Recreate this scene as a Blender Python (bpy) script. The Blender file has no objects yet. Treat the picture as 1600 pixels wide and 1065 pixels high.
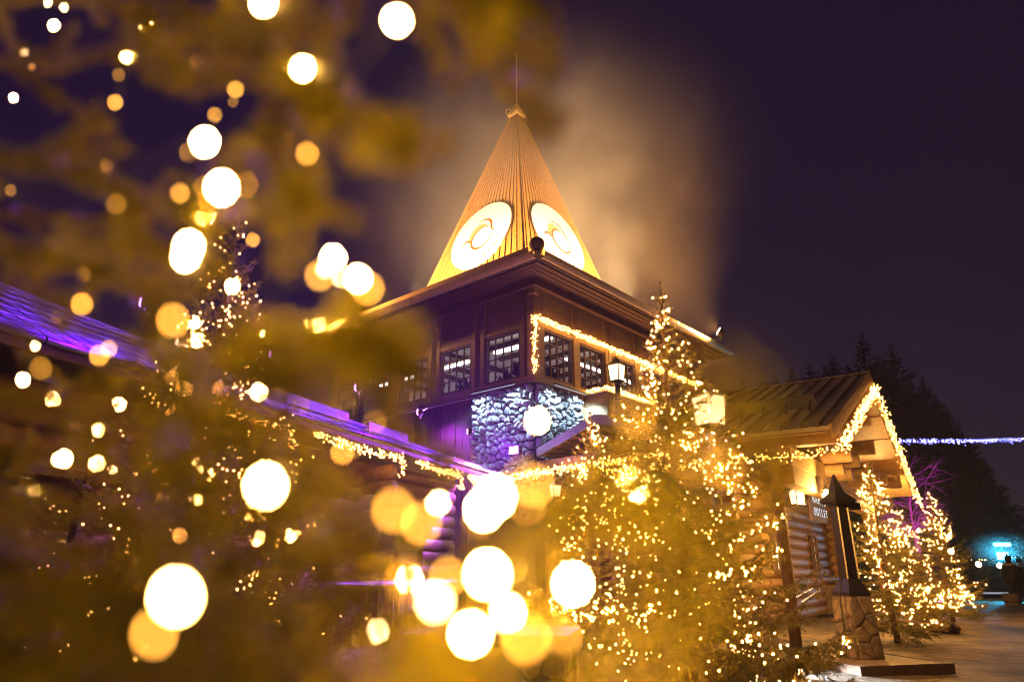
import bpy, math, random
import numpy as np
from mathutils import Vector, Matrix

# ------------------------------------------------------------------ camera, sky, exposure
sc = bpy.context.scene
COL = sc.collection
CAM_H, TILT, FPX = 1.2, math.radians(18.7), 1066.7

cam_data = bpy.data.cameras.new('camera')
cam = bpy.data.objects.new('camera', cam_data)
COL.objects.link(cam)
cam.location = (0, 0, CAM_H)
cam.rotation_euler = (math.radians(90) + TILT, 0, 0)
cam_data.lens = 24.0
cam_data.sensor_width = 36.0
cam_data.clip_start = 0.02
cam_data.clip_end = 600
cam_data.dof.use_dof = True
cam_data.dof.focus_distance = 17.0
cam_data.dof.aperture_fstop = 1.4
cam_data.dof.aperture_blades = 0
sc.camera = cam

world = bpy.data.worlds.new('World')
sc.world = world
world.use_nodes = True
wt = world.node_tree
wt.nodes.clear()
w_out = wt.nodes.new('ShaderNodeOutputWorld')
w_sky = wt.nodes.new('ShaderNodeTexSky')
w_sky.sky_type = 'NISHITA'
w_sky.sun_disc = False
w_sky.sun_elevation = math.radians(-4)
w_sky.sun_rotation = math.radians(20)
w_b1 = wt.nodes.new('ShaderNodeBackground')
w_b1.inputs['Strength'].default_value = 0.05
w_b2 = wt.nodes.new('ShaderNodeBackground')          # violet glow of the night sky over the village
w_b2.inputs['Color'].default_value = (0.40, 0.16, 0.60, 1)
w_b2.inputs['Strength'].default_value = 0.027
w_add = wt.nodes.new('ShaderNodeAddShader')
wt.links.new(w_sky.outputs[0], w_b1.inputs['Color'])
wt.links.new(w_b1.outputs[0], w_add.inputs[0])
wt.links.new(w_b2.outputs[0], w_add.inputs[1])
wt.links.new(w_add.outputs[0], w_out.inputs['Surface'])

moon_d = bpy.data.lights.new('night_sun', 'SUN')
moon_d.energy = 0.004
moon_d.angle = math.radians(12)
moon_d.color = (0.8, 0.75, 1.0)
moon = bpy.data.objects.new('night_sun', moon_d)
moon.rotation_euler = (math.radians(50), 0, math.radians(20))
COL.objects.link(moon)

sc.render.engine = 'CYCLES'
cy = sc.cycles
cy.use_denoising = True
cy.max_bounces = 5
cy.diffuse_bounces = 2
cy.glossy_bounces = 2
cy.transmission_bounces = 3
cy.transparent_max_bounces = 8
cy.volume_bounces = 0
cy.sample_clamp_direct = 0
cy.sample_clamp_indirect = 4
cy.use_light_tree = True
cy.filter_width = 1.0
cy.caustics_reflective = False
cy.caustics_refractive = False
vs = sc.view_settings
vs.view_transform = 'Standard'
vs.look = 'None'
vs.exposure = 0.0
vs.gamma = 1.0
vs.use_curve_mapping = False

HAZE_DENSITY = 0.0006
ST, CT = math.sin(TILT), math.cos(TILT)


def at(px, py, Y):
    """World point at distance Y ahead seen in direction (px, py) of the 1600 px wide photograph."""
    X = (px - 800) / FPX
    v = (532.5 - py) / FPX
    f = CT - v * ST
    u = ST + v * CT
    return Vector((X / f * Y, Y, CAM_H + u / f * Y))


# ------------------------------------------------------------------ helpers
def prop(o, label=None, cat=None, group=None, kind=None):
    if label: o['label'] = label
    if cat: o['category'] = cat
    if group: o['group'] = group
    if kind: o['kind'] = kind
    return o


def thing(name, label, cat, loc=(0, 0, 0), rz=0.0, group=None):
    o = bpy.data.objects.new(name, None)
    o.empty_display_size = 0.2
    o.location = loc
    o.rotation_euler = (0, 0, rz)
    COL.objects.link(o)
    return prop(o, label, cat, group)


def link_mesh(name, me, parent=None, loc=None, kind=None):
    o = bpy.data.objects.new(name, me)
    COL.objects.link(o)
    if parent: o.parent = parent
    if loc is not None: o.location = loc
    if kind: o['kind'] = kind
    return o


def copy_tree(o, parent=None):
    c = o.copy()
    COL.objects.link(c)
    if parent: c.parent = parent
    for ch in o.children:
        copy_tree(ch, c)
    return c


def letter(ch, size, extrude, material, parent, m, offset=0.0):
    fc = bpy.data.curves.new('letter', 'FONT')
    fc.body = ch; fc.size = size; fc.align_x = 'CENTER'; fc.align_y = 'CENTER'; fc.extrude = extrude; fc.offset = offset * .3
    tmp = bpy.data.objects.new('letter_curve', fc)
    COL.objects.link(tmp)
    me = bpy.data.meshes.new_from_object(tmp.evaluated_get(bpy.context.evaluated_depsgraph_get()))
    bpy.data.objects.remove(tmp); bpy.data.curves.remove(fc)
    me.name = 'letter'
    me.materials.clear(); me.materials.append(material)
    o = bpy.data.objects.new('letter', me)
    COL.objects.link(o); o.parent = parent; o.matrix_local = m
    return o


class MB:
    def __init__(s):
        s.v, s.f, s.m = [], [], []

    def face(s, pts, mi=0):
        b = len(s.v)
        s.v += [tuple(p) for p in pts]
        s.f.append(tuple(range(b, b + len(pts))))
        s.m.append(mi)

    def box(s, lo, hi, mi=0):
        x0, y0, z0 = lo; x1, y1, z1 = hi
        s.obox(Vector(((x0 + x1) / 2, (y0 + y1) / 2, (z0 + z1) / 2)),
               (abs(x1 - x0) / 2, abs(y1 - y0) / 2, abs(z1 - z0) / 2), mi=mi)
        return s

    def obox(s, c, h, ax=((1, 0, 0), (0, 1, 0), (0, 0, 1)), mi=0):
        c = Vector(c); a = [Vector(ax[i]) * h[i] for i in range(3)]
        b = len(s.v)
        for sx in (-1, 1):
            for sy in (-1, 1):
                for sz in (-1, 1):
                    s.v.append(tuple(c + a[0] * sx + a[1] * sy + a[2] * sz))
        for q in ((0, 1, 3, 2), (4, 6, 7, 5), (0, 4, 5, 1), (2, 3, 7, 6), (0, 2, 6, 4), (1, 5, 7, 3)):
            s.f.append(tuple(b + i for i in q)); s.m.append(mi)
        return s

    def beam(s, p0, p1, w, h, up=(0, 0, 1), mi=0):
        p0, p1 = Vector(p0), Vector(p1)
        d = p1 - p0
        L = d.length
        d.normalize()
        side = d.cross(Vector(up))
        if side.length < 1e-5: side = d.cross(Vector((1, 0, 0)))
        side.normalize()
        u = side.cross(d)
        s.obox((p0 + p1) / 2, (L / 2, w / 2, h / 2), (d, side, u), mi)
        return s

    def tube(s, pts, r, n=6, mi=0, cap=True):
        pts = [Vector(p) for p in pts]
        rs = r if isinstance(r, (list, tuple)) else [r] * len(pts)
        b0 = len(s.v)
        ref = Vector((0, 0, 1))
        for i, p in enumerate(pts):
            d = (pts[min(i + 1, len(pts) - 1)] - pts[max(i - 1, 0)])
            if d.length < 1e-9: d = Vector((0, 0, 1))
            d.normalize()
            a = d.cross(ref)
            if a.length < 0.1: a = d.cross(Vector((1, 0, 0)))
            a.normalize()
            c = d.cross(a)
            for k in range(n):
                t = 2 * math.pi * k / n
                s.v.append(tuple(p + (a * math.cos(t) + c * math.sin(t)) * rs[i]))
        for i in range(len(pts) - 1):
            for k in range(n):
                k2 = (k + 1) % n
                s.f.append((b0 + i * n + k, b0 + i * n + k2, b0 + (i + 1) * n + k2, b0 + (i + 1) * n + k)); s.m.append(mi)
        if cap:
            s.f.append(tuple(b0 + k for k in range(n - 1, -1, -1))); s.m.append(mi)
            e = b0 + (len(pts) - 1) * n
            s.f.append(tuple(e + k for k in range(n))); s.m.append(mi)
        return s

    def lathe(s, prof, n=16, c=(0, 0, 0), mi=0, rot=0.0):
        b0 = len(s.v)
        for (r, z) in prof:
            for k in range(n):
                t = rot + 2 * math.pi * k / n
                s.v.append((c[0] + r * math.cos(t), c[1] + r * math.sin(t), c[2] + z))
        for i in range(len(prof) - 1):
            for k in range(n):
                k2 = (k + 1) % n
                s.f.append((b0 + i * n + k, b0 + i * n + k2, b0 + (i + 1) * n + k2, b0 + (i + 1) * n + k)); s.m.append(mi)
        s.f.append(tuple(b0 + k for k in range(n - 1, -1, -1))); s.m.append(mi)
        e = b0 + (len(prof) - 1) * n
        s.f.append(tuple(e + k for k in range(n))); s.m.append(mi)
        return s

    def ball(s, c, r, n=12, mi=0, sz=1.0):
        k = max(4, n // 2)
        s.lathe([(r * math.sin(math.pi * (i + 0.02) / (k + 0.04)), -sz * r * math.cos(math.pi * (i + 0.02) / (k + 0.04))) for i in range(k + 1)], n, c, mi)
        return s

    def mesh(s, name, mats, smooth=False):
        me = bpy.data.meshes.new(name)
        me.from_pydata(s.v, [], s.f)
        for m in (mats if isinstance(mats, (list, tuple)) else [mats]): me.materials.append(m)
        me.polygons.foreach_set('material_index', s.m)
        if smooth: me.polygons.foreach_set('use_smooth', [True] * len(s.f))
        me.update()
        return me

    def build(s, name, mats, parent=None, smooth=False, kind=None, loc=None):
        return link_mesh(name, s.mesh(name, mats, smooth), parent, loc, kind)


def np_mesh(name, verts, faces, mats, midx=None):
    """verts (n,3), faces (m,k) with k = 3 or 4."""
    me = bpy.data.meshes.new(name)
    k = faces.shape[1]
    me.vertices.add(len(verts))
    me.vertices.foreach_set('co', verts.astype(np.float32).ravel())
    me.loops.add(faces.size)
    me.loops.foreach_set('vertex_index', faces.astype(np.int32).ravel())
    me.polygons.add(len(faces))
    me.polygons.foreach_set('loop_start', np.arange(0, faces.size, k, dtype=np.int32))
    for m in mats: me.materials.append(m)
    if midx is not None: me.polygons.foreach_set('material_index', midx.astype(np.int32))
    me.update(calc_edges=True)
    me.validate()
    return me


# ------------------------------------------------------------------ materials
def mat(name, color, rough=0.7, var=0.25, scale=6.0, stretch=(1, 1, 1), bump=0.0, metal=0.0, rnd=0.0, spec=0.5, detail=4.0, dirt=0.0):
    m = bpy.data.materials.new(name)
    m.use_nodes = True
    t = m.node_tree
    b = t.nodes['Principled BSDF']
    b.inputs['Roughness'].default_value = rough
    b.inputs['Metallic'].default_value = metal
    b.inputs['Specular IOR Level'].default_value = spec
    co = t.nodes.new('ShaderNodeTexCoord')
    mp = t.nodes.new('ShaderNodeMapping')
    mp.inputs['Scale'].default_value = stretch
    t.links.new(co.outputs['Object'], mp.inputs['Vector'])
    nz = t.nodes.new('ShaderNodeTexNoise')
    nz.inputs['Scale'].default_value = scale
    nz.inputs['Detail'].default_value = detail
    nz.inputs['Roughness'].default_value = 0.6
    t.links.new(mp.outputs[0], nz.inputs['Vector'])
    rp = t.nodes.new('ShaderNodeMapRange')
    rp.inputs['From Min'].default_value = 0.25
    rp.inputs['From Max'].default_value = 0.75
    rp.inputs['To Min'].default_value = 1 - var
    rp.inputs['To Max'].default_value = 1 + var
    t.links.new(nz.outputs['Fac'], rp.inputs['Value'])
    val = rp.outputs[0]
    if rnd:
        oi = t.nodes.new('ShaderNodeObjectInfo')
        rr = t.nodes.new('ShaderNodeMapRange')
        rr.inputs['To Min'].default_value = 1 - rnd
        rr.inputs['To Max'].default_value = 1 + rnd
        t.links.new(oi.outputs['Random'], rr.inputs['Value'])
        mu = t.nodes.new('ShaderNodeMath'); mu.operation = 'MULTIPLY'
        t.links.new(val, mu.inputs[0]); t.links.new(rr.outputs[0], mu.inputs[1])
        val = mu.outputs[0]
    if dirt:
        n2 = t.nodes.new('ShaderNodeTexNoise')
        n2.inputs['Scale'].default_value = scale * 0.17
        n2.inputs['Detail'].default_value = 6
        t.links.new(co.outputs['Object'], n2.inputs['Vector'])
        r2 = t.nodes.new('ShaderNodeMapRange')
        r2.inputs['From Min'].default_value = 0.42
        r2.inputs['From Max'].default_value = 0.6
        r2.inputs['To Min'].default_value = 1
        r2.inputs['To Max'].default_value = 1 - dirt
        t.links.new(n2.outputs['Fac'], r2.inputs['Value'])
        m3 = t.nodes.new('ShaderNodeMath'); m3.operation = 'MULTIPLY'
        t.links.new(val, m3.inputs[0]); t.links.new(r2.outputs[0], m3.inputs[1])
        val = m3.outputs[0]
    mx = t.nodes.new('ShaderNodeVectorMath'); mx.operation = 'SCALE'
    mx.inputs[0].default_value = color
    t.links.new(val, mx.inputs['Scale'])
    t.links.new(mx.outputs[0], b.inputs['Base Color'])
    if bump:
        bp = t.nodes.new('ShaderNodeBump')
        bp.inputs['Strength'].default_value = bump
        bp.inputs['Distance'].default_value = 0.03
        t.links.new(nz.outputs['Fac'], bp.inputs['Height'])
        t.links.new(bp.outputs[0], b.inputs['Normal'])
    return m


def emit(name, color, strength):
    m = bpy.data.materials.new(name)
    m.use_nodes = True
    t = m.node_tree
    t.nodes.clear()
    o = t.nodes.new('ShaderNodeOutputMaterial')
    e = t.nodes.new('ShaderNodeEmission')
    e.inputs['Color'].default_value = (*color, 1)
    e.inputs['Strength'].default_value = strength
    t.links.new(e.outputs[0], o.inputs['Surface'])
    return m


def glass(name, tint=(0.9, 0.92, 0.95), refl=0.12):
    m = bpy.data.materials.new(name)
    m.use_nodes = True
    t = m.node_tree
    t.nodes.clear()
    o = t.nodes.new('ShaderNodeOutputMaterial')
    a = t.nodes.new('ShaderNodeBsdfTransparent'); a.inputs['Color'].default_value = (*tint, 1)
    g = t.nodes.new('ShaderNodeBsdfGlossy'); g.inputs['Roughness'].default_value = 0.03
    x = t.nodes.new('ShaderNodeMixShader'); x.inputs['Fac'].default_value = refl
    t.links.new(a.outputs[0], x.inputs[1]); t.links.new(g.outputs[0], x.inputs[2])
    t.links.new(x.outputs[0], o.inputs['Surface'])
    return m


def foliage(name, color, rnd=0.3):
    m = bpy.data.materials.new(name)
    m.use_nodes = True
    t = m.node_tree
    b = t.nodes['Principled BSDF']
    b.inputs['Roughness'].default_value = 0.5
    b.inputs['Specular IOR Level'].default_value = 0.35
    g = t.nodes.new('ShaderNodeNewGeometry')
    r = t.nodes.new('ShaderNodeMapRange')
    r.inputs['To Min'].default_value = 1 - rnd
    r.inputs['To Max'].default_value = 1 + rnd
    t.links.new(g.outputs['Random Per Island'], r.inputs['Value'])
    s = t.nodes.new('ShaderNodeVectorMath'); s.operation = 'SCALE'
    s.inputs[0].default_value = color
    t.links.new(r.outputs[0], s.inputs['Scale'])
    t.links.new(s.outputs[0], b.inputs['Base Color'])
    tr = t.nodes.new('ShaderNodeBsdfTranslucent')
    t.links.new(s.outputs[0], tr.inputs['Color'])
    mx = t.nodes.new('ShaderNodeMixShader'); mx.inputs['Fac'].default_value = 0.42
    t.links.new(b.outputs[0], mx.inputs[1]); t.links.new(tr.outputs[0], mx.inputs[2])
    t.links.new(mx.outputs[0], t.nodes['Material Output'].inputs['Surface'])
    return m


WARM = (1.0, 0.41, 0.065)
M = dict(
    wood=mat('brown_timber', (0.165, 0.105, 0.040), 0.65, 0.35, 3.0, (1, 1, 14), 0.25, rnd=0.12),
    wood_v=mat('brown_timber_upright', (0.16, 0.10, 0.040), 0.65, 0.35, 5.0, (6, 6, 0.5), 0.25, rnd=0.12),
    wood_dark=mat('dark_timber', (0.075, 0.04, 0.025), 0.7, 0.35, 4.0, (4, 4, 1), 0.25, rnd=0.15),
    wood_red=mat('dark_red_timber', (0.10, 0.050, 0.034), 0.6, 0.25, 4.0, (3, 3, 1), 0.2),
    pine=mat('pale_pine', (0.29, 0.18, 0.075), 0.6, 0.28, 3.0, (3, 3, 3), 0.25, rnd=0.15),
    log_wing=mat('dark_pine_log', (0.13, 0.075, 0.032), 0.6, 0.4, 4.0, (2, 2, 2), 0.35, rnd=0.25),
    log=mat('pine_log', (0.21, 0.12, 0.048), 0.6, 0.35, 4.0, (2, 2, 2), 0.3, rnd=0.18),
    spire=mat('spire_boards', (0.33, 0.165, 0.036), 0.55, 0.35, 5.0, (5, 5, 0.7), 0.3),
    gutter=mat('painted_gutter', (0.62, 0.45, 0.22), 0.4, 0.12, 5.0),
    roof=mat('sheet_metal_roof', (0.36, 0.29, 0.21), 0.45, 0.18, 2.0, bump=0.05, dirt=0.15),
    roof_wing=mat('frosted_sheet_roof', (0.27, 0.27, 0.33), 0.5, 0.2, 2.0, dirt=0.2),  # blue tint put into the sheet colour to strengthen its violet light
    roof_grey=mat('grey_sheet_roof', (0.26, 0.26, 0.27), 0.4, 0.2, 2.0, dirt=0.2),
    stone=mat('rubble_stone', (0.20, 0.21, 0.22), 0.85, 0.45, 7.0, bump=0.6, rnd=0.3),
    mortar_warm=mat('warm_mortar', (0.10, 0.07, 0.045), 0.95, 0.3, 10.0, bump=0.4),
    mortar=mat('dark_mortar', (0.03, 0.026, 0.028), 0.95, 0.3, 10.0, bump=0.4),
    flag=mat('warm_flagstone', (0.17, 0.12, 0.08), 0.85, 0.4, 9.0, bump=0.5, rnd=0.25),
    black=mat('black_painted_metal', (0.018, 0.015, 0.013), 0.45, 0.2, 8.0),
    metal=mat('brushed_metal', (0.35, 0.30, 0.22), 0.35, 0.15, 8.0, metal=0.6),
    white=mat('white_paint', (0.85, 0.84, 0.80), 0.5, 0.04, 4.0),
    emblem=mat('emblem_print', (0.22, 0.06, 0.012), 0.5, 0.05, 4.0),
    emblem_pale=mat('emblem_pale_print', (0.42, 0.25, 0.15), 0.5, 0.05, 4.0),
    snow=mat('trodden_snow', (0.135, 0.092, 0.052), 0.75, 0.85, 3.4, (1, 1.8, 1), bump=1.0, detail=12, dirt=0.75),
    plank=mat('weathered_plank', (0.20, 0.14, 0.09), 0.8, 0.3, 4.0, (1, 6, 1), 0.3, rnd=0.2),
    bark=mat('bark', (0.07, 0.045, 0.03), 0.9, 0.35, 9.0, (1, 1, 0.3), 0.5),
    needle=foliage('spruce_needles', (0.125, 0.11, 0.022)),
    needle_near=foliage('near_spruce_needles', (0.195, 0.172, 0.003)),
    needle_dark=foliage('forest_needles', (0.05, 0.06, 0.03)),
    room=mat('room_plaster', (0.75, 0.71, 0.69), 0.8, 0.08, 2.0),
    room_dark=mat('room_silhouette', (0.03, 0.025, 0.025), 0.8, 0.2, 6.0),
    glass=glass('window_glass'),
    cloth=mat('dark_winter_cloth', (0.02, 0.02, 0.024), 0.9, 0.2, 8.0),
    fur=mat('pale_fur_trim', (0.34, 0.29, 0.24), 0.95, 0.3, 40.0, bump=0.5),
    skin=mat('skin', (0.45, 0.28, 0.2), 0.6, 0.05, 8.0),
    cable=mat('black_cable', (0.015, 0.014, 0.013), 0.6, 0.1, 8.0),
    bulb=emit('warm_bulb', WARM, 60.0),
    bulb_tree=emit('warm_tree_bulb', WARM, 560.0),
    bulb_right=emit('dimmer_tree_bulb', WARM, 360.0),
    rope=emit('rope_diode', (1.0, 0.62, 0.3), 2.2),
    bulb_left=emit('faint_tree_bulb', WARM, 190.0),
    bulb_blue=emit('blue_bulb', (0.16, 0.16, 1.0), 14.0),
    glow_warm=emit('warm_lamp_glass', (1.0, 0.60, 0.24), 6.0),
    glow_lamp=emit('porch_lamp_glass', (1.0, 0.62, 0.25), 40.0),
    glow_white=emit('white_flood_lens', (1.0, 0.85, 0.6), 40.0),
    glow_cold=emit('cold_flood_lens', (0.75, 0.88, 1.0), .5),
    glow_purple=emit('purple_flood_lens', (0.45, 0.10, 1.0), 60.0),
    glow_magenta=emit('magenta_flood_lens', (0.6, 0.04, 0.85), 25.0),
    glow_cyan=emit('cyan_flood_lens', (0.05, 0.65, 1.0), 60.0),
    tube=emit('ceiling_tube', (1.0, 0.9, 0.8), 13.0),
    sign=emit('sign_letters', (0.80, 0.90, 1.0), 1.5),
    window_lit=emit('lit_window', (1.0, 0.85, 0.5), 1.1),
)


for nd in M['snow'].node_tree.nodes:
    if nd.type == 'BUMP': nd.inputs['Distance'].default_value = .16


def lamp(name, kind, loc, color, energy, parent=None, aim=None, angle=60, blend=0.4, radius=0.06):
    d = bpy.data.lights.new(name, kind)
    d.color = color
    d.energy = energy
    d.shadow_soft_size = radius
    if kind == 'SPOT':
        d.spot_size = math.radians(angle)
        d.spot_blend = blend
    o = bpy.data.objects.new(name, d)
    COL.objects.link(o)
    o.location = loc
    if aim is not None:
        o.rotation_euler = (Vector(aim) - Vector(loc)).to_track_quat('-Z', 'Y').to_euler()
    return o


# ------------------------------------------------------------------ ground and air
def build_ground():
    nx = 90
    xs = np.sign(np.linspace(-1, 1, nx)) * np.abs(np.linspace(-1, 1, nx)) ** 2.2 * 125
    ys = -6 + np.linspace(0, 1, nx) ** 2.2 * 135
    rng = np.random.RandomState(3)
    X, Y = np.meshgrid(xs, ys)
    Z = 0.035 * np.sin(X * 1.7 + 1.3 * np.sin(Y * 0.9)) * np.cos(Y * 1.3) + rng.randn(*X.shape) * 0.012
    Z *= np.clip(1.0 - np.abs(Y) / 90, 0, 1)
    v = np.stack([X, Y, Z], -1).reshape(-1, 3)
    i = np.arange(nx * nx).reshape(nx, nx)
    f = np.stack([i[:-1, :-1], i[:-1, 1:], i[1:, 1:], i[1:, :-1]], -1).reshape(-1, 4)
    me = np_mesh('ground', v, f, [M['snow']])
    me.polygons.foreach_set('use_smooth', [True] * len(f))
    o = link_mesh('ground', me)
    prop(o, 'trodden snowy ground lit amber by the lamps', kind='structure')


build_ground()

hz = MB().box((-130, -8, -1.2), (130, 132, 26.0)).build('haze', [], kind='stuff')
hm = bpy.data.materials.new('night_mist')
hm.use_nodes = True
hm.node_tree.nodes.clear()
ho = hm.node_tree.nodes.new('ShaderNodeOutputMaterial')
hv = hm.node_tree.nodes.new('ShaderNodeVolumePrincipled')
hv.inputs['Color'].default_value = (0.95, 0.93, 0.95, 1)
hv.inputs['Density'].default_value = HAZE_DENSITY
hv.inputs['Anisotropy'].default_value = 0.25
hm.node_tree.links.new(hv.outputs[0], ho.inputs['Volume'])
hz.data.materials.append(hm)
hz['label'] = 'thin night mist hanging over the whole village'


# low cloud of steam drifting past the spire
def build_steam(center, rad, density, label='pale steam drifting past the floodlit spire', name='steam', nscale=.30):
    mb = MB(); n = 20
    mb.lathe([(max(.02, math.sin(math.pi * i / 12)) * rad[0], -math.cos(math.pi * i / 12) * rad[2]) for i in range(13)], n)
    o = mb.build(name, [], None, True, kind='stuff', loc=center)
    o['label'] = label
    m = bpy.data.materials.new('steam')
    m.use_nodes = True
    t = m.node_tree; t.nodes.clear()
    out = t.nodes.new('ShaderNodeOutputMaterial')
    v = t.nodes.new('ShaderNodeVolumePrincipled')
    v.inputs['Color'].default_value = (.97, .95, .93, 1)
    v.inputs['Anisotropy'].default_value = 0.0
    co = t.nodes.new('ShaderNodeTexCoord')
    mp = t.nodes.new('ShaderNodeMapping'); mp.inputs['Scale'].default_value = (1 / rad[0], 1 / rad[0], 1 / rad[2])
    t.links.new(co.outputs['Object'], mp.inputs['Vector'])
    ln = t.nodes.new('ShaderNodeVectorMath'); ln.operation = 'LENGTH'
    t.links.new(mp.outputs[0], ln.inputs[0])
    r = t.nodes.new('ShaderNodeMapRange'); r.interpolation_type = 'SMOOTHSTEP'
    r.inputs['From Min'].default_value = -.15; r.inputs['From Max'].default_value = .88
    r.inputs['To Min'].default_value = 1; r.inputs['To Max'].default_value = 0
    t.links.new(ln.outputs['Value'], r.inputs['Value'])
    nz = t.nodes.new('ShaderNodeTexNoise'); nz.inputs['Scale'].default_value = nscale; nz.inputs['Detail'].default_value = 5; nz.inputs['Distortion'].default_value = .8
    t.links.new(co.outputs['Object'], nz.inputs['Vector'])
    r2 = t.nodes.new('ShaderNodeMapRange'); r2.inputs['From Min'].default_value = .3; r2.inputs['From Max'].default_value = .7
    r2.inputs['To Min'].default_value = .12; r2.inputs['To Max'].default_value = 1.9
    t.links.new(nz.outputs['Fac'], r2.inputs['Value'])
    mu = t.nodes.new('ShaderNodeMath'); mu.operation = 'MULTIPLY'
    t.links.new(r.outputs[0], mu.inputs[0]); t.links.new(r2.outputs[0], mu.inputs[1])
    m2 = t.nodes.new('ShaderNodeMath'); m2.operation = 'MULTIPLY'; m2.inputs[1].default_value = density
    t.links.new(mu.outputs[0], m2.inputs[0])
    t.links.new(m2.outputs[0], v.inputs['Density'])
    t.links.new(v.outputs[0], out.inputs['Volume'])
    o.data.materials.append(m)
    return o


build_steam((2.0, 26.8, 16.2), (11.5, 11.5, 8.4), .062)
cy.volume_step_rate = 2.0
cy.volume_max_steps = 64


# ------------------------------------------------------------------ stones
def clip_poly(poly, a, b, c):
    out = []
    n = len(poly)
    for i in range(n):
        p, q = poly[i], poly[(i + 1) % n]
        dp, dq = a * p[0] + b * p[1] - c, a * q[0] + b * q[1] - c
        if dp <= 0: out.append(p)
        if dp * dq < 0:
            t = dp / (dp - dq)
            out.append((p[0] + (q[0] - p[0]) * t, p[1] + (q[1] - p[1]) * t))
    return out


def cells(w, h, n, rng, jitter=1.0):
    pts = []
    tries = 0
    dmin = 0.72 * math.sqrt(w * h / n)
    while len(pts) < n and tries < 20000:
        p = (rng.uniform(0, w), rng.uniform(0, h))
        tries += 1
        if all((p[0] - q[0]) ** 2 + (p[1] - q[1]) ** 2 > (dmin * rng.uniform(0.55, 1.1)) ** 2 for q in pts):
            pts.append(p)
    res = []
    for i, p in enumerate(pts):
        poly = [(0, 0), (w, 0), (w, h), (0, h)]
        for j, q in enumerate(pts):
            if i == j: continue
            a, b = q[0] - p[0], q[1] - p[1]
            if a * a + b * b > (6 * dmin) ** 2: continue
            c = (q[0] ** 2 + q[1] ** 2 - p[0] ** 2 - p[1] ** 2) / 2
            poly = clip_poly(poly, a, b, c)
            if len(poly) < 3: break
        if len(poly) >= 3: res.append(poly)
    return res


def stone_mesh(poly, o, ux, uy, un, gap, depth, rng, material):
    """A stone bedded in a wall: polygon (s, t) on the plane o + s*ux + t*uy, standing proud along un."""
    cx = sum(p[0] for p in poly) / len(poly)
    cyy = sum(p[1] for p in poly) / len(poly)
    size = max(math.hypot(p[0] - cx, p[1] - cyy) for p in poly)
    k = max(0.35, 1 - gap / size)
    ring = []
    n = len(poly)
    for i in range(n):                                   # corners cut so the stone is not a sharp cell
        p, q = poly[i], poly[(i + 1) % n]
        for t in (0.09, 0.91):
            ring.append((p[0] + (q[0] - p[0]) * t, p[1] + (q[1] - p[1]) * t))
    ring = [(cx + (p[0] - cx) * k * rng.uniform(0.9, 1.04), cyy + (p[1] - cyy) * k * rng.uniform(0.9, 1.04)) for p in ring]
    tl = .45 * min(1, depth / .12)
    tx, ty = rng.uniform(-tl, tl), rng.uniform(-tl, tl)
    base = Vector(o) + Vector(ux) * cx + Vector(uy) * cyy
    ux, uy, un = Vector(ux), Vector(uy), Vector(un)

    def P(s, t, d): return ux * (s - cx) + uy * (t - cyy) + un * d
    mb = MB()
    n = len(ring)
    d0 = depth * rng.uniform(0.6, 1.2)
    for p in ring: mb.v.append(tuple(P(p[0], p[1], -0.02)))
    for p in ring: mb.v.append(tuple(P(p[0], p[1], d0 * 0.55)))
    for p in ring:
        s, t = cx + (p[0] - cx) * 0.80, cyy + (p[1] - cyy) * 0.80
        mb.v.append(tuple(P(s, t, d0 * (0.95 + rng.uniform(-.12, .12)) + tx * (s - cx) + ty * (t - cyy))))
    mb.v.append(tuple(P(cx, cyy, d0 * 1.05)))
    for i in range(n):
        j = (i + 1) % n
        mb.f.append((i, j, n + j, n + i)); mb.m.append(0)
        mb.f.append((n + i, n + j, 2 * n + j, 2 * n + i)); mb.m.append(0)
        mb.f.append((2 * n + i, 2 * n + j, 3 * n)); mb.m.append(0)
    return mb.mesh('stone', material), base


def stone_wall(parent, o, ux, uy, un, w, h, n, rng, gap=0.035, depth=0.10, material=None):
    for poly in cells(w, h, n, rng):
        me, base = stone_mesh(poly, o, ux, uy, un, gap, depth, rng, material or M['stone'])
        link_mesh('stone', me, parent, base)


# ------------------------------------------------------------------ light strings
OCT = np.array([(1, 0, 0), (-1, 0, 0), (0, 1, 0), (0, -1, 0), (0, 0, 1.3), (0, 0, -1.3)], float)
OCF = np.array([(0, 2, 4), (2, 1, 4), (1, 3, 4), (3, 0, 4), (2, 0, 5), (1, 2, 5), (3, 1, 5), (0, 3, 5)])


def bulbs_mesh(pts, r, material, rng):
    pts = np.asarray(pts, float)
    rr = r * rng.uniform(0.75, 1.25, len(pts))
    v = (pts[:, None, :] + OCT[None] * rr[:, None, None]).reshape(-1, 3)
    f = (OCF[None] + 6 * np.arange(len(pts))[:, None, None]).reshape(-1, 3)
    return np_mesh('bulbs', v, f, [material])


def light_string(label, runs, density, jit, r, group=None, material=None, seed=0, origin=None, drop=0.0):
    """One string of small lamps laid along polylines (world points)."""
    rng = np.random.RandomState(seed)
    origin = Vector(origin if origin is not None else runs[0][0])
    t = thing('light_string', label, 'string lights', origin, 0, group)
    pts = []
    for run in runs:
        run = [Vector(p) for p in run]
        wire = MB(); wire.tube([p - origin for p in run], 0.008, 4); wire.build('wire', M['cable'], t)
        for a, b in zip(run[:-1], run[1:]):
            L = (b - a).length
            for k in range(max(2, int(L * density))):
                p = a.lerp(b, rng.rand())
                q = np.array(p) + rng.randn(3) * jit
                q[2] -= abs(rng.randn()) * drop
                pts.append(q - np.array(origin))
    link_mesh('bulbs', bulbs_mesh(pts, r, material or M['bulb'], rng), t, kind='stuff')
    return t


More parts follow.
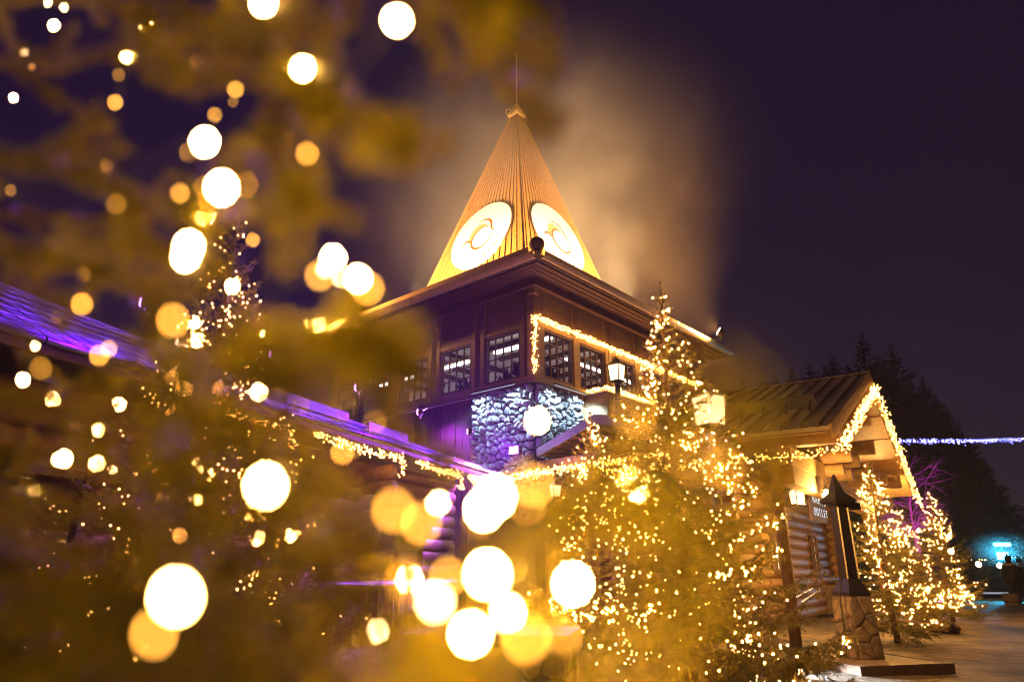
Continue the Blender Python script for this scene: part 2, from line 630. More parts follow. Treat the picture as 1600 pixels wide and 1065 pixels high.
# ------------------------------------------------------------------ lamps as objects
def lantern(label, loc, s, rz, power, group, pole=None, color=(1.0, 0.6, 0.25), post_r=0.045):
    """Four-sided lantern with a pitched lid: loc is the bottom of the glass body."""
    base = Vector(loc)
    foot = base.z if pole is None else pole
    t = thing('lantern', label, 'lantern', (base.x, base.y, base.z - foot), rz, group)
    z = foot
    h = s * 1.25
    fr = MB()
    for sx in (-1, 1):
        for sy in (-1, 1):
            fr.beam((sx * s * .40, sy * s * .40, z), (sx * s * .5, sy * s * .5, z + h), s * .07, s * .07)
    fr.box((-s * .46, -s * .46, z - s * .08), (s * .46, s * .46, z))
    fr.build('frame', M['black'], t)
    lid = MB()
    lid.lathe([(s * .86, z + h), (s * .82, z + h + s * .05), (s * .34, z + h + s * .38), (s * .30, z + h + s * .52), (s * .12, z + h + s * .62), (s * .03, z + h + s * .78)], 4, rot=math.pi / 4)
    lid.build('lid', M['black'], t)
    for k in range(4):
        a = k * math.pi / 2
        ca, sa = math.cos(a), math.sin(a)
        def R(x, y, zz): return (x * ca - y * sa, x * sa + y * ca, zz)
        g = MB()
        g.face([R(-s * .36, -s * .40, z + .01), R(s * .36, -s * .40, z + .01), R(s * .45, -s * .49, z + h - .01), R(-s * .45, -s * .49, z + h - .01)])
        g.build('pane', M['glow_warm'], t)
    if pole is not None:
        p = MB()
        p.lathe([(post_r * 2.2, 0), (post_r * 2.2, .15), (post_r, .3), (post_r, z - s * .35), (post_r * 2, z - s * .22), (post_r * 2, z - s * .12), (s * .25, z - s * .08)], 8)
        p.build('post', M['black'], t)
    return t


def floodlight(label, loc, aim, color, power, lens, size=0.22, angle=60, blend=0.5, group=None, radius=0.06):
    loc, aim = Vector(loc), Vector(aim)
    t = thing('floodlight', label, 'floodlight', loc, 0, group)
    d = (aim - loc).normalized()
    up = Vector((0, 0, 1))
    side = d.cross(up)
    if side.length < 0.05: side = Vector((1, 0, 0))
    side.normalize(); u = side.cross(d)
    b = MB()
    b.obox(d * -size * .3, (size * .3, size * .62, size * .45), (d, side, u))
    for k in range(5): b.obox(d * -size * .68 + side * (k - 2) * size * .22, (size * .1, size * .03, size * .36), (d, side, u))
    b.build('housing', M['black'], t)
    l = MB(); l.obox(d * .012, (.006, size * .52, size * .36), (d, side, u)); l.build('lens', lens, t)
    br = MB()
    br.beam(side * size * .66 - d * size * .3, side * size * .66 - d * size * .3 - up * size * .9, .03, .02)
    br.beam(-side * size * .66 - d * size * .3, -side * size * .66 - d * size * .3 - up * size * .9, .03, .02)
    br.beam(side * size * .7 - d * size * .3 - up * size * .9, -side * size * .7 - d * size * .3 - up * size * .9, .03, .02)
    br.build('bracket', M['black'], t)
    lamp('flood_beam', 'SPOT', loc + d * 0.05, color, power, aim=aim, angle=angle, blend=blend, radius=radius)
    return t


def rows(n):
    return range(n)


# ------------------------------------------------------------------ tower
TR = math.radians(90 - 41.5)                              # local x runs back along the right face, local y along the left face
T0 = Vector((0.61, 18.0, 0.0))
TX = Vector((math.cos(TR), math.sin(TR), 0))
TY = Vector((-math.sin(TR), math.cos(TR), 0))


def tw(x, y, z):
    return T0 + TX * x + TY * y + Vector((0, 0, z))


SIDE, ZS, ZE = 9.5, 6.23, 9.06


def build_tower():
    rng = random.Random(11)
    t = thing('tower_building', 'timber tower with a tall floodlit pointed spire and a stone corner base', 'building', T0, TR)
    # lower walls
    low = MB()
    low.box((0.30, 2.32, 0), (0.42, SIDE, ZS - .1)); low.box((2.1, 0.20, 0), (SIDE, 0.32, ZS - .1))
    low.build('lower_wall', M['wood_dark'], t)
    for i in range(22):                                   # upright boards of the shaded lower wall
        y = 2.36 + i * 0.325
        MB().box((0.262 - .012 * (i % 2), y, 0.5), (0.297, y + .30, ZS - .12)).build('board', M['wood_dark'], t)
    # stone corner
    core = MB(); core.box((0, 0, 0), (2.07, 2.3, ZS - .12)); sb = core.build('stone_base', M['mortar'], t)
    stone_wall(sb, (0.0, 0.02, 2.9), (0, 1, 0), (0, 0, 1), (-1, 0, 0), 2.26, 3.2, 190, rng, 0.05, 0.15)
    stone_wall(sb, (0.02, 0.0, 2.9), (1, 0, 0), (0, 0, 1), (0, -1, 0), 2.03, 3.2, 170, rng, 0.05, 0.15)
    MB().box((2.08, -.05, 0), (2.2, .16, ZS - .12)).build('corner_board', M['pine'], t)
    # sill beam round the storey
    sl = MB(); sl.box((-.14, -.14, ZS - .12), (SIDE, .12, ZS + .06)); sl.box((-.142, .122, ZS - .121), (.12, SIDE, ZS + .061))
    sl.build('sill_beam', M['wood'], t)
    # upper walls: siding round window openings
    WZ0, WZ1 = ZS + .12, 7.78
    rx = [(.42, 1.80), (2.12, 3.50), (3.87, 5.25), (5.62, 7.0), (7.37, 8.75)]
    ly = [(.50, 1.88), (2.44, 3.82), (4.38, 5.76), (6.32, 7.7), (8.1, 9.2)]
    for face, wins in ((0, rx), (1, ly)):
        s = MB()

        def put(a0, a1, z0, z1, dep, mi=0, mb=None):
            mb = mb or s
            if face == 0: mb.box((a0, dep, z0), (a1, .14, z1), mi)
            else: mb.box((dep, a0, z0), (.14, a1, z1), mi)
        z = WZ1 + .02
        k = 0
        while z < ZE + .1:                                # horizontal siding boards, each lapping the one below
            put(.1, SIDE, z, z + .128, rng.uniform(.006, .022) + .02)
            z += .135; k += 1
        edges = [.1] + [e for w in wins for e in w] + [SIDE]
        for a0, a1 in zip(edges[::2], edges[1::2]):
            z = WZ0 - .06
            while z < WZ1:
                put(a0, a1, z, z + .128, rng.uniform(.006, .022) + .02); z += .135
        s.build('siding', M['wood'], t, kind='stuff')
        # upright trim boards
        for a0, a1 in wins:
            for a in (a0 - .17, a1 + .02):
                b = MB(); put(a, a + .15, ZS + .07, ZE + .12, -.035, 0, b); b.build('trim_board', M['wood_v'], t)
            b = MB(); put(a0 - .02, a1 + .02, WZ1, WZ1 + .12, -.02, 0, b); b.build('lintel', M['wood'], t)
        # windows
        for a0, a1 in wins:
            fr = MB()
            for q in ((a0, a0 + .06, WZ0, WZ1), (a1 - .06, a1, WZ0, WZ1), (a0 + .06, a1 - .06, WZ0, WZ0 + .06), (a0 + .06, a1 - .06, WZ1 - .06, WZ1)):
                put(q[0], q[1], q[2], q[3], -.005, 0, fr)
            w = fr.build('window', M['wood_dark'], t)
            mu = MB()
            nc, nr = 4, 4
            for c in range(1, nc):
                a = a0 + .06 + (a1 - a0 - .12) * c / nc
                if face == 0: mu.box((a - .014, .03, WZ0 + .06), (a + .014, .07, WZ1 - .06)); mu.box((a + .03, .10, WZ0 + .06), (a + .05, .13, WZ1 - .06))
                else: mu.box((.03, a - .014, WZ0 + .06), (.07, a + .014, WZ1 - .06)); mu.box((.10, a + .03, WZ0 + .06), (.13, a + .05, WZ1 - .06))
            for r in range(1, nr):
                z = WZ0 + .06 + (WZ1 - WZ0 - .12) * r / nr
                if face == 0: mu.box((a0 + .06, .033, z - .014), (a1 - .06, .067, z + .014))
                else: mu.box((.033, a0 + .06, z - .014), (.067, a1 - .06, z + .014))
            mu.build('muntins', M['wood_dark'], w)
            for c in range(nc):
                for r in range(nr):
                    b0 = a0 + .06 + (a1 - a0 - .12) * c / nc + .016
                    b1 = a0 + .06 + (a1 - a0 - .12) * (c + 1) / nc - .016
                    z0 = WZ0 + .06 + (WZ1 - WZ0 - .12) * r / nr + .016
                    z1 = WZ0 + .06 + (WZ1 - WZ0 - .12) * (r + 1) / nr - .016
                    g = MB()
                    if face == 0: g.face([(b0, .05, z0), (b1, .05, z0), (b1, .05, z1), (b0, .05, z1)])
                    else: g.face([(.05, b0, z0), (.05, b0, z1), (.05, b1, z1), (.05, b1, z0)])
                    g.build('pane', M['glass'], w)
    # corner posts
    cp = MB(); cp.box((-.10, -.10, ZS + .062), (.17, .17, ZE + .14)); cp.build('corner_post', M['wood_v'], t)
    MB().box((-.16, -.16, 8.66), (.06, .06, 8.84)).build('bracket', M['pine'], t)
    for a, b in (((SIDE - .2, -.06), (SIDE + .06, .2)), ((-.06, SIDE - .2), (.2, SIDE + .06))):
        MB().box((a[0], a[1], 0), (b[0], b[1], ZE + .14)).build('corner_post', M['wood_v'], t)
    back = MB(); back.box((SIDE - .12, .2, 0), (SIDE, SIDE, ZE)); back.box((.2, SIDE - .12, 0), (SIDE - .13, SIDE, ZE)); back.build('rear_wall', M['wood_dark'], t)
    # room behind the windows
    rm = MB()
    rm.box((.2, .2, ZS - .1), (SIDE - .13, SIDE - .13, ZS)); rm.box((.2, .2, 8.06), (SIDE - .13, SIDE - .13, 8.16))
    rm.box((3.4, 3.4, ZS + .002), (3.5, SIDE - .13, 8.058)); rm.box((3.5, 3.4, ZS + .002), (SIDE - .13, 3.5, 8.058))
    rm.build('room_lining', M['room'], t)
    bm = MB()
    for k in range(9):
        bm.box((.25 + k, .25, 7.92), (.37 + k, 3.4, 8.058))
        if k > 3: bm.box((.25, .25 + k, 7.92), (3.4, .37 + k, 8.058))
    bm.build('ceiling_beam', M['wood_dark'], t)
    # roof: eaves, fascia, soffit and low hip slopes
    o, zi, hi = 1.05, 10.75, 2.45
    c = SIDE / 2
    E = [(-o, -o), (SIDE + o, -o), (SIDE + o, SIDE + o), (-o, SIDE + o)]
    I = [(c - hi, c - hi), (c + hi, c - hi), (c + hi, c + hi), (c - hi, c + hi)]
    ZEV = 9.14
    rf = MB()
    for k in range(4):
        a, b = E[k], E[(k + 1) % 4]; p, q = I[(k + 1) % 4], I[k]
        rf.face([(*a, ZEV + .14), (*b, ZEV + .14), (*p, zi), (*q, zi)])
        rf.face([(*a, ZEV - .02), (*a, ZEV + .14), (*b, ZEV + .14), (*b, ZEV - .02)][::-1])
        n = 26
        for i in range(1, n):                             # standing seams
            f = i / n
            ea = Vector((a[0] + (b[0] - a[0]) * f, a[1] + (b[1] - a[1]) * f, ZEV + .155))
            f2 = min(max((f - .5) * 1.0 + .5, 0), 1)
            ia = Vector((q[0] + (p[0] - q[0]) * f2, q[1] + (p[1] - q[1]) * f2, zi + .015))
            rf.beam(ea, ia, .025, .04)
    roof = rf.build('roof', M['roof'], t)
    sf = MB()
    sf.face([(-o, -o, ZEV - .022), (-o, SIDE + o, ZEV - .022), (SIDE + o, SIDE + o, ZEV - .022), (SIDE + o, -o, ZEV - .022)])
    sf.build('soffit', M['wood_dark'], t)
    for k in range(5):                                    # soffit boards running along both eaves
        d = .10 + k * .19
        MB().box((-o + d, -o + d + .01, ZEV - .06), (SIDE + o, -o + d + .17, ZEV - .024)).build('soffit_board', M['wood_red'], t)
        MB().box((-o + d, -o + d + .18, ZEV - .06), (-o + d + .16, SIDE + o, ZEV - .024)).build('soffit_board', M['wood_red'], t)
    fb = MB(); fb.box((-.30, -.30, ZEV - .30), (SIDE, -.14, ZEV - .062)); fb.box((-.30, -.138, ZEV - .30), (-.14, SIDE, ZEV - .062)); fb.build('wall_plate', M['wood_red'], t)
    # gutters with joints: half-round, on the two eaves in sight
    for face in (0, 1):
        nseg = 7
        for i in range(nseg):
            a0 = -o + .02 + i * (SIDE + 2 * o) / nseg
            a1 = a0 + (SIDE + 2 * o) / nseg - .018
            g = MB()
            prof = [(.02, .13), (-.02, .02), (-.08, -.045), (-.16, -.045), (-.215, .02), (-.235, .13), (-.222, .13), (-.20, .03), (-.155, -.028), (-.085, -.028), (-.03, .03), (.008, .13)]
            m = len(prof)
            for a in (a0, a1):
                for (d, z) in prof:
                    g.v.append((a, -o + d, ZEV + z) if face == 0 else (-o + d, a, ZEV + z))
            for k in range(m):
                k2 = (k + 1) % m
                g.f.append((k, k2, m + k2, m + k) if face else (k2, k, m + k, m + k2)); g.m.append(0)
            g.f.append(tuple(range(m))); g.f.append(tuple(range(2 * m - 1, m - 1, -1))); g.m += [0, 0]
            gp = g.build('gutter', M['gutter'], t)
            for e in (.3, .75, 1.2):                      # straps under the gutter
                s2 = MB()
                if face == 0: s2.beam((a0 + e, -o - .24, ZEV + .10), (a0 + e, -o - .10, ZEV - .06), .02, .012); s2.beam((a0 + e, -o - .10, ZEV - .06), (a0 + e, -o + .06, ZEV - .03), .02, .012)
                else: s2.beam((-o - .24, a0 + e, ZEV + .10), (-o - .10, a0 + e, ZEV - .06), .02, .012); s2.beam((-o - .10, a0 + e, ZEV - .06), (-o + .06, a0 + e, ZEV - .03), .02, .012)
                s2.build('gutter_strap', M['metal'], gp)
    # snow board set back behind the left gutter, and a slimmer one on the right
    sbm = MB(); sbm.obox((-o + .26, SIDE / 2 + .28, ZEV + .42), (.03, SIDE / 2 + .75, .16)); sbm.build('snow_board', M['gutter'], t)
    sbm = MB(); sbm.obox((SIDE / 2 + .4, -o + .26, ZEV + .34), (SIDE / 2 + .6, .03, .07)); sbm.build('snow_board', M['roof'], t)
    # hip caps
    for k in range(4):
        h = MB(); h.beam((*E[k], ZEV + .17), (*I[k], zi + .03), .16, .06); h.build('hip_cap', M['roof'], t)
    bl = MB(); bl.lathe([(.05, 0), (.05, .12), (.11, .14), (.11, .17)], 10, (-o + .22, -o + .22, ZEV + .19)); bl.ball((-o + .22, -o + .22, ZEV + .54), .215, 20)
    bl.build('ball_finial', M['wood'], t, True)
    # spire
    zb, za = zi - .12, 20.3
    hb = 2.74

    def half(z): return hb * (za - z) / (za - zb)
    zt = 19.75
    sp = MB()
    cor = [(-1, -1), (1, -1), (1, 1), (-1, 1)]
    for k in range(4):
        a, b = cor[k], cor[(k + 1) % 4]
        sp.face([(c + a[0] * hb, c + a[1] * hb, zb), (c + b[0] * hb, c + b[1] * hb, zb), (c + b[0] * half(zt), c + b[1] * half(zt), zt), (c + a[0] * half(zt), c + a[1] * half(zt), zt)])
    spire = sp.build('spire', M['wood_dark'], t)
    bd = MB()
    for k in range(4):                                    # boards running up to the point, every second one proud
        a, b = Vector((*cor[k], 0)), Vector((*cor[(k + 1) % 4], 0))
        nb = 34
        nrm = (a + b).normalized()
        for i in range(nb):
            f0, f1 = (i + .13) / nb, (i + .87) / nb
            lift = .05 if i % 2 else .018
            lift += rng.uniform(0, .008)
            zend = zt - (0 if i % 2 else .02)

            def P(f, z, l):
                p = a.lerp(b, f) * half(z)
                return Vector((c + p.x, c + p.y, z)) + nrm * l
            zz0 = zb - rng.uniform(0, .05)
            q = [P(f0, zz0, lift), P(f1, zz0, lift), P(f1, zend, lift * .5), P(f0, zend, lift * .5)]
            r = [P(f0, zz0, 0), P(f1, zz0, 0), P(f1, zend, 0), P(f0, zend, 0)]
            bd.face(q); bd.face([r[0], q[0], q[3], r[3]]); bd.face([q[1], r[1], r[2], q[2]]); bd.face([r[0], r[1], q[1], q[0]])
    bd.build('spire_boards', M['spire'], spire, kind='stuff')
    for k in range(4):
        e = MB(); e.beam((c + cor[k][0] * hb * 1.01, c + cor[k][1] * hb * 1.01, zb), (c + cor[k][0] * half(zt) * 1.03, c + cor[k][1] * half(zt) * 1.03, zt), .07, .07)
        e.build('ridge_strip', M['spire'], spire)
    cap = MB()
    cap.lathe([(half(zt) * 1.414 + .16, zt - .06), (half(zt) * 1.414 + .18, zt + .08), (.06, zt + .62)], 4, (c, c, 0), rot=math.pi / 4)
    cap.build('spire_cap', M['gutter'], t)
    rg = MB()
    rc = Vector((c - .42, c + .06, zt + .02))
    rg.tube([rc + Vector((math.cos(a) * .1, -math.cos(a) * .1, math.sin(a) * .14)) for a in [2 * math.pi * i / 14 for i in range(15)]], .025, 6)
    rg.build('ring', M['metal'], t)
    hk = MB(); hk.beam((c + .38, c - .2, zt - .05), (c + .55, c - .32, zt - .2), .05, .05); hk.build('hook', M['metal'], t)
    an = MB(); an.tube([(c, c, zt + .5), (c, c, 21.5), (c, c, 23.0)], [.035, .03, .022], 8); an.ball((c, c, 23.02), .045, 8); an.build('antenna', M['gutter'], t)
    # round emblems on the two faces in sight
    for face in (0, 1):
        zc = 13.22
        slope = math.atan2(hb, za - zb)
        if face == 0: nrm = Vector((0, -math.cos(slope), math.sin(slope))); rt = Vector((1, 0, 0)); ctr = Vector((c, c - half(zc), zc))
        else: nrm = Vector((-math.cos(slope), 0, math.sin(slope))); rt = Vector((0, -1, 0)); ctr = Vector((c - half(zc), c, zc))
        up = nrm.cross(rt) if nrm.cross(rt).z > 0 else -nrm.cross(rt)
        R0 = 1.52

        def Q(u, v, d): return ctr + rt * u + up * v + nrm * (.10 + d)
        d = MB()
        n = 56
        rim = [(R0 * math.cos(2 * math.pi * i / n), R0 * math.sin(2 * math.pi * i / n)) for i in range(n)]
        d.face([Q(u, v, 0) for u, v in rim])
        for i in range(n):
            a, b = rim[i], rim[(i + 1) % n]
            d.face([Q(*a, -.1), Q(*b, -.1), Q(*b, 0), Q(*a, 0)])
        disc = d.build('emblem', M['white'], t)

        def ribbon(pts, w, dd, name, m):
            r = MB()
            for (p, q, w0, w1) in [(pts[i], pts[i + 1], w[i], w[i + 1]) for i in range(len(pts) - 1)]:
                dx, dy = q[0] - p[0], q[1] - p[1]
                L = math.hypot(dx, dy) or 1
                nx, ny = -dy / L, dx / L
                r.face([Q(p[0] - nx * w0, p[1] - ny * w0, dd), Q(q[0] - nx * w1, q[1] - ny * w1, dd), Q(q[0] + nx * w1, q[1] + ny * w1, dd), Q(p[0] + nx * w0, p[1] + ny * w0, dd)])
            r.build(name, m, disc)
        ring = [(.10 + .52 * math.cos(a), -.16 + .52 * math.sin(a)) for a in [math.radians(60 + 10 * i) for i in range(31)]]
        ribbon(ring, [.02 + .035 * math.sin(math.pi * i / 30) for i in range(31)], .006, 'inner_ring', M['emblem'])
        sw = [(-.95, -.28), (-.80, -.10), (-.62, -.06), (-.50, -.2)]
        ribbon(sw, [.02, .05, .06, .035], .007, 'swoosh', M['emblem'])
        top = [(-.30, .66), (0.0, .74), (.28, .66), (.45, .46), (.50, .24), (.58, .06), (.74, .0)]
        ribbon(top, [.015, .035, .045, .05, .045, .03, .012], .008, 'swoosh', M['emblem'])
        band = MB()
        ang = [math.radians(78 + i * 9) for i in range(13)]
        for a0, a1, w0, w1 in [(ang[i], ang[i + 1], i, i + 1) for i in range(12)]:
            o0 = .62 + .2 * math.sin(math.pi * w0 / 12); o1 = .62 + .2 * math.sin(math.pi * w1 / 12)
            band.face([Q(.1 + .56 * math.cos(a0), -.16 + .56 * math.sin(a0), .004), Q(.1 + o0 * math.cos(a0), -.16 + o0 * math.sin(a0), .004), Q(.1 + o1 * math.cos(a1), -.16 + o1 * math.sin(a1), .004), Q(.1 + .56 * math.cos(a1), -.16 + .56 * math.sin(a1), .004)][::-1])
        band.build('pale_band', M['emblem_pale'], disc)
        word = 'FINLAND'                                  # faint capitals along the lower edge
        for i, chx in enumerate(word):
            a = math.radians(-122 + i * 14)
            ex = rt * math.cos(a + math.pi / 2) + up * math.sin(a + math.pi / 2)
            ey = -(rt * math.cos(a) + up * math.sin(a))
            mw = Matrix((ex, ey, nrm)).transposed().to_4x4()
            mw.translation = Q(1.28 * math.cos(a), 1.28 * math.sin(a), .008)
            letter(chx, .27, .004, M['emblem_pale'], disc, mw)
    return t


build_tower()

# ceiling tubes, plants and a wreath garland inside the tower room
for i, (x0, y0, x1, y1) in enumerate([(1.4, .5, 1.4, 2.8), (3.4, 1.5, 5.6, 1.5), (6.4, 1.5, 8.6, 1.5), (1.5, 4.0, 1.5, 6.0), (1.5, 6.8, 1.5, 8.8)]):
    a, b = tw(x0, y0, 7.86), tw(x1, y1, 7.86)
    t = thing('ceiling_light', ['bright tube lamp under the ceiling behind the corner windows', 'tube lamp seen through the second right face window',
                                'tube lamp deep behind the far right face windows', 'tube lamp behind the second left face window', 'tube lamp at the far left end of the tower room'][i], 'ceiling light', a, 0, 'tube lamps in the tower room')
    MB().beam((0, 0, 0), b - a, .14, .06).build('lamp_tube', M['tube'], t)
    MB().beam((0, 0, .055), b - a + Vector((0, 0, .055)), .22, .05).build('lamp_housing', M['white'], t)


def indoor_plant(label, loc, s, seed):
    rng = random.Random(seed)
    t = thing('potted_plant', label, 'plant', loc, 0, 'dark plants behind the tower windows')
    MB().lathe([(.10 * s, 0), (.14 * s, .22 * s), (.12 * s, .22 * s)], 10).build('pot', M['room_dark'], t)
    f = MB()
    for k in range(46):
        a = rng.uniform(0, 6.28); r = rng.uniform(.1, .42) * s; z = (.3 + rng.uniform(0, .62)) * s
        p = Vector((math.cos(a) * r, math.sin(a) * r, z)); q = p * .3 + Vector((0, 0, .2 * s))
        sd = Vector((-math.sin(a), math.cos(a), rng.uniform(-.5, .5))) * .07 * s
        f.face([q, p * .8 + sd + Vector((0, 0, .04)), p * 1.1, p * .8 - sd])
    f.build('foliage', M['room_dark'], t)


for i, (x, y, s) in enumerate([(.55, .95, .95), (.6, 1.6, .7), (.8, .5, .8), (1.5, .55, .8), (2.8, .5, .6), (.6, 3.3, .8)]):
    indoor_plant(['dark leafy plant behind the left corner window', 'low dark plant at the left edge of the left corner window', 'dark plant standing just behind the tower corner post',
                  'dark plant behind the right corner window', 'small plant behind the second right face window', 'dark plant in the second left face window'][i], tw(x, y, ZS), s, i)

# string lights on the tower: up the corner and along above the right face windows
light_string('warm light string up the tower corner and along above the right face windows',
             [[tw(-.14, -.14, ZS + .1), tw(-.14, -.14, 7.95)], [tw(-.12, -.16, 7.95), tw(SIDE, -.13, 7.93)]], 100, .04, .0105, 'light strings on the buildings', seed=1)

# floodlights round the spire
floodlight('floodlight on the far right roof corner aimed up at the spire', tw(8.5, -1.65, 9.44), tw(4.75, 4.75, 14.6), (1.0, .43, .09), 11500, M['glow_white'], .26, 164, 1.0, 'spire floodlights')
floodlight('floodlight hidden behind the ball finial, aimed at the spire', tw(1.0, 1.0, 10.13), tw(4.3, 4.3, 13.6), (1.0, .58, .2), 6000, M['glow_white'], .26, 110, .5, 'spire floodlights')
floodlight('floodlight on the right roof slope under the right emblem', tw(4.9, -.35, 9.83), tw(4.75, 3.2, 13.6), (1.0, .62, .27), 9500, M['glow_white'], .24, 118, .8, 'spire floodlights')
floodlight('floodlight on the left roof slope under the left emblem', tw(-.35, 4.9, 9.83), tw(3.2, 4.75, 13.6), (1.0, .62, .27), 9500, M['glow_white'], .24, 118, .8, 'spire floodlights')
floodlight('floodlight on the far left roof corner aimed at the spire', tw(-1.65, 8.5, 9.44), tw(4.75, 4.75, 14.6), (1.0, .43, .09), 9000, M['glow_white'], .26, 164, 1.0, 'spire floodlights')


# ------------------------------------------------------------------ side extension on the right face, with its lantern
def build_extension():
    t = thing('side_extension', 'board clad lean-to under the right face windows of the tower', 'building', T0, TR)
    x0, x1, y0, zt = 2.25, 9.6, -.82, 6.12
    MB().box((x0 + .04, y0 + .04, 0), (x1 - .04, .17, zt - .02)).build('wall', M['wood_dark'], t)
    rng = random.Random(4)
    z = 3.0
    while z < zt - .1:
        MB().box((x0 - .02 - rng.uniform(0, .012), y0 + .01, z), (x0 + .038, .17, z + .185)).build('board', M['pine'], t)
        MB().box((x0 + .06, y0 - .02 - rng.uniform(0, .012), z), (x1, y0 + .038, z + .185)).build('board', M['wood'], t)
        z += .20
    MB().box((x0 - .05, y0 - .05, 0), (x0 + .057, y0 + .057, zt)).build('corner_board', M['wood'], t)
    MB().box((x0 - .1, y0 - .1, zt + .002), (x1, .17, zt + .07)).build('roof', M['roof'], t)


build_extension()
light_string('warm light string along the top edge of the board clad lean-to', [[tw(2.15, -.02, 6.22), tw(2.13, -.95, 6.22), tw(9.4, -.95, 6.2)]], 100, .035, .0105, 'light strings on the buildings', seed=2)
lantern('small glowing lantern on a black post at the lean-to corner', tw(2.35, -1.15, 6.42), .36, TR, 60, 'lanterns', pole=6.42, post_r=.09)

# ------------------------------------------------------------------ entrance canopy right of the stone corner
def build_canopy():
    A0 = tw(-.15, -.25, 4.12)
    ap = at(932, 655, 16.2)
    d = (ap - A0)
    g = Vector((d.x, d.y, 0)).normalized()
    hw = Vector((d.x, d.y, 0)).length
    R0 = Vector((ap.x, ap.y, 0)) + g * hw
    R0.z = A0.z
    bk = TX
    t = thing('entrance_canopy', 'gabled entrance roof with metal edges in front of the right stone wall', 'canopy', (ap.x, ap.y, 0))
    o = Vector((ap.x, ap.y, 0))
    for s0, nm in ((A0, 0), (R0, 1)):
        rf = MB()
        a, b = s0 - o, ap - o
        n = (b - a).cross(bk).normalized()
        if n.z < 0: n = -n
        rf.obox((a + b) / 2 + bk * 1.6, ((b - a).length / 2 + .05, 1.6, .03), ((b - a).normalized(), bk, n))
        rf.build('roof_slope', M['roof_grey'], t)
        eg = MB(); eg.beam(a - bk * .03 + n * .02, b - bk * .03 + n * .02, .05, .22); eg.build('edge_board', M['roof_grey'], t)
        for k in range(7):                                # boards under the slope
            f0 = .06 + k * .13
            p = a.lerp(b, f0) - n * .06
            MB().obox(p + bk * 1.55, (.07 * (b - a).length / 2 * .9, 1.5, .016), ((b - a).normalized(), bk, n)).build('roof_board', M['pine'], t)
    tb = MB(); tb.beam(A0 - o + Vector((0, 0, -.32)) + bk * .1, R0 - o + Vector((0, 0, -.32)) + bk * .1, .22, .22); tb.build('tie_beam', M['log'], t)
    for s0 in (A0, R0):
        MB().tube([(s0 - o) + bk * .3 + g * (.1 if s0 is A0 else -.1) + Vector((0, 0, -s0.z)), (s0 - o) + bk * .3 + g * (.1 if s0 is A0 else -.1) + Vector((0, 0, -.3))], .14, 10).build('post', M['log'], t)
    L0, L1 = A0 + Vector((0, 0, -.48)), R0 + Vector((0, 0, -.48))
    light_string('warm light string hung along the entrance canopy beam below the stone corner',
                 [[at(742, 748, 16.6), at(800, 745, 16.4), L0.lerp(L1, .3), L0.lerp(L1, .65), L1]], 110, .05, .012, 'light strings on the buildings', seed=5)
    return A0, R0


CA, CR = build_canopy()
pl = at(868, 765, 15.6)
lantern('bright entrance lamp hanging beneath the canopy', pl - Vector((0, 0, .15)), .20, .4, 30, 'lanterns')

# cold light on the stone corner and purple lamp low against it
for lab, a, b in (('cold wall washer under the sill beam above the left stone face', tw(-.42, .35, ZS - .17), tw(-.42, 2.0, ZS - .17)),
                  ('cold wall washer under the sill beam above the right stone face', tw(.35, -.42, ZS - .17), tw(1.85, -.42, ZS - .17))):
    mid = (a + b) / 2
    t = thing('wall_washer', lab, 'lamp', mid, 0, 'cold wall washers')
    MB().beam(a - mid, b - mid, .07, .05).build('housing', M['black'], t)
    MB().beam(a - mid - Vector((0, 0, .028)), b - mid - Vector((0, 0, .028)), .05, .012).build('lens', M['glow_cold'], t)
    inw = (TX if 'left' in lab else TY)
    for f in (0, 1):
        p0 = (a if f == 0 else b) * .8 + mid * .2 - Vector((0, 0, .05))
        lamp('washer_beam', 'SPOT', p0, (.52, .80, 1.0), 430, aim=p0 + inw * .50 - Vector((0, 0, 2.0)), angle=150, blend=.5, radius=.08)
pp = at(803, 703, 17.0)
floodlight('purple floodlight in front of the stone corner shining along the wing roof', pp, (-3.0, 12.6, 3.9), (.36, .05, 1.0), 20000, M['glow_purple'], .24, 110, .8, 'coloured floodlights')
lamp('purple_spill', 'POINT', pp + Vector((-.12, -.12, .1)), (.30, .03, 1.0), 110, radius=.1)

# ------------------------------------------------------------------ log wing on the left
WD = Vector((math.sin(math.radians(23.5)), math.cos(math.radians(23.5)), 0))
WN = Vector((-WD.y, WD.x, 0))
W2 = Vector((-.42, 16.5, 3.42))
WO = Vector((W2.x, W2.y, 0))


def wg(s, n, z): return WO - WD * s + WN * n + Vector((0, 0, z))     # s metres towards the camera from the tower end


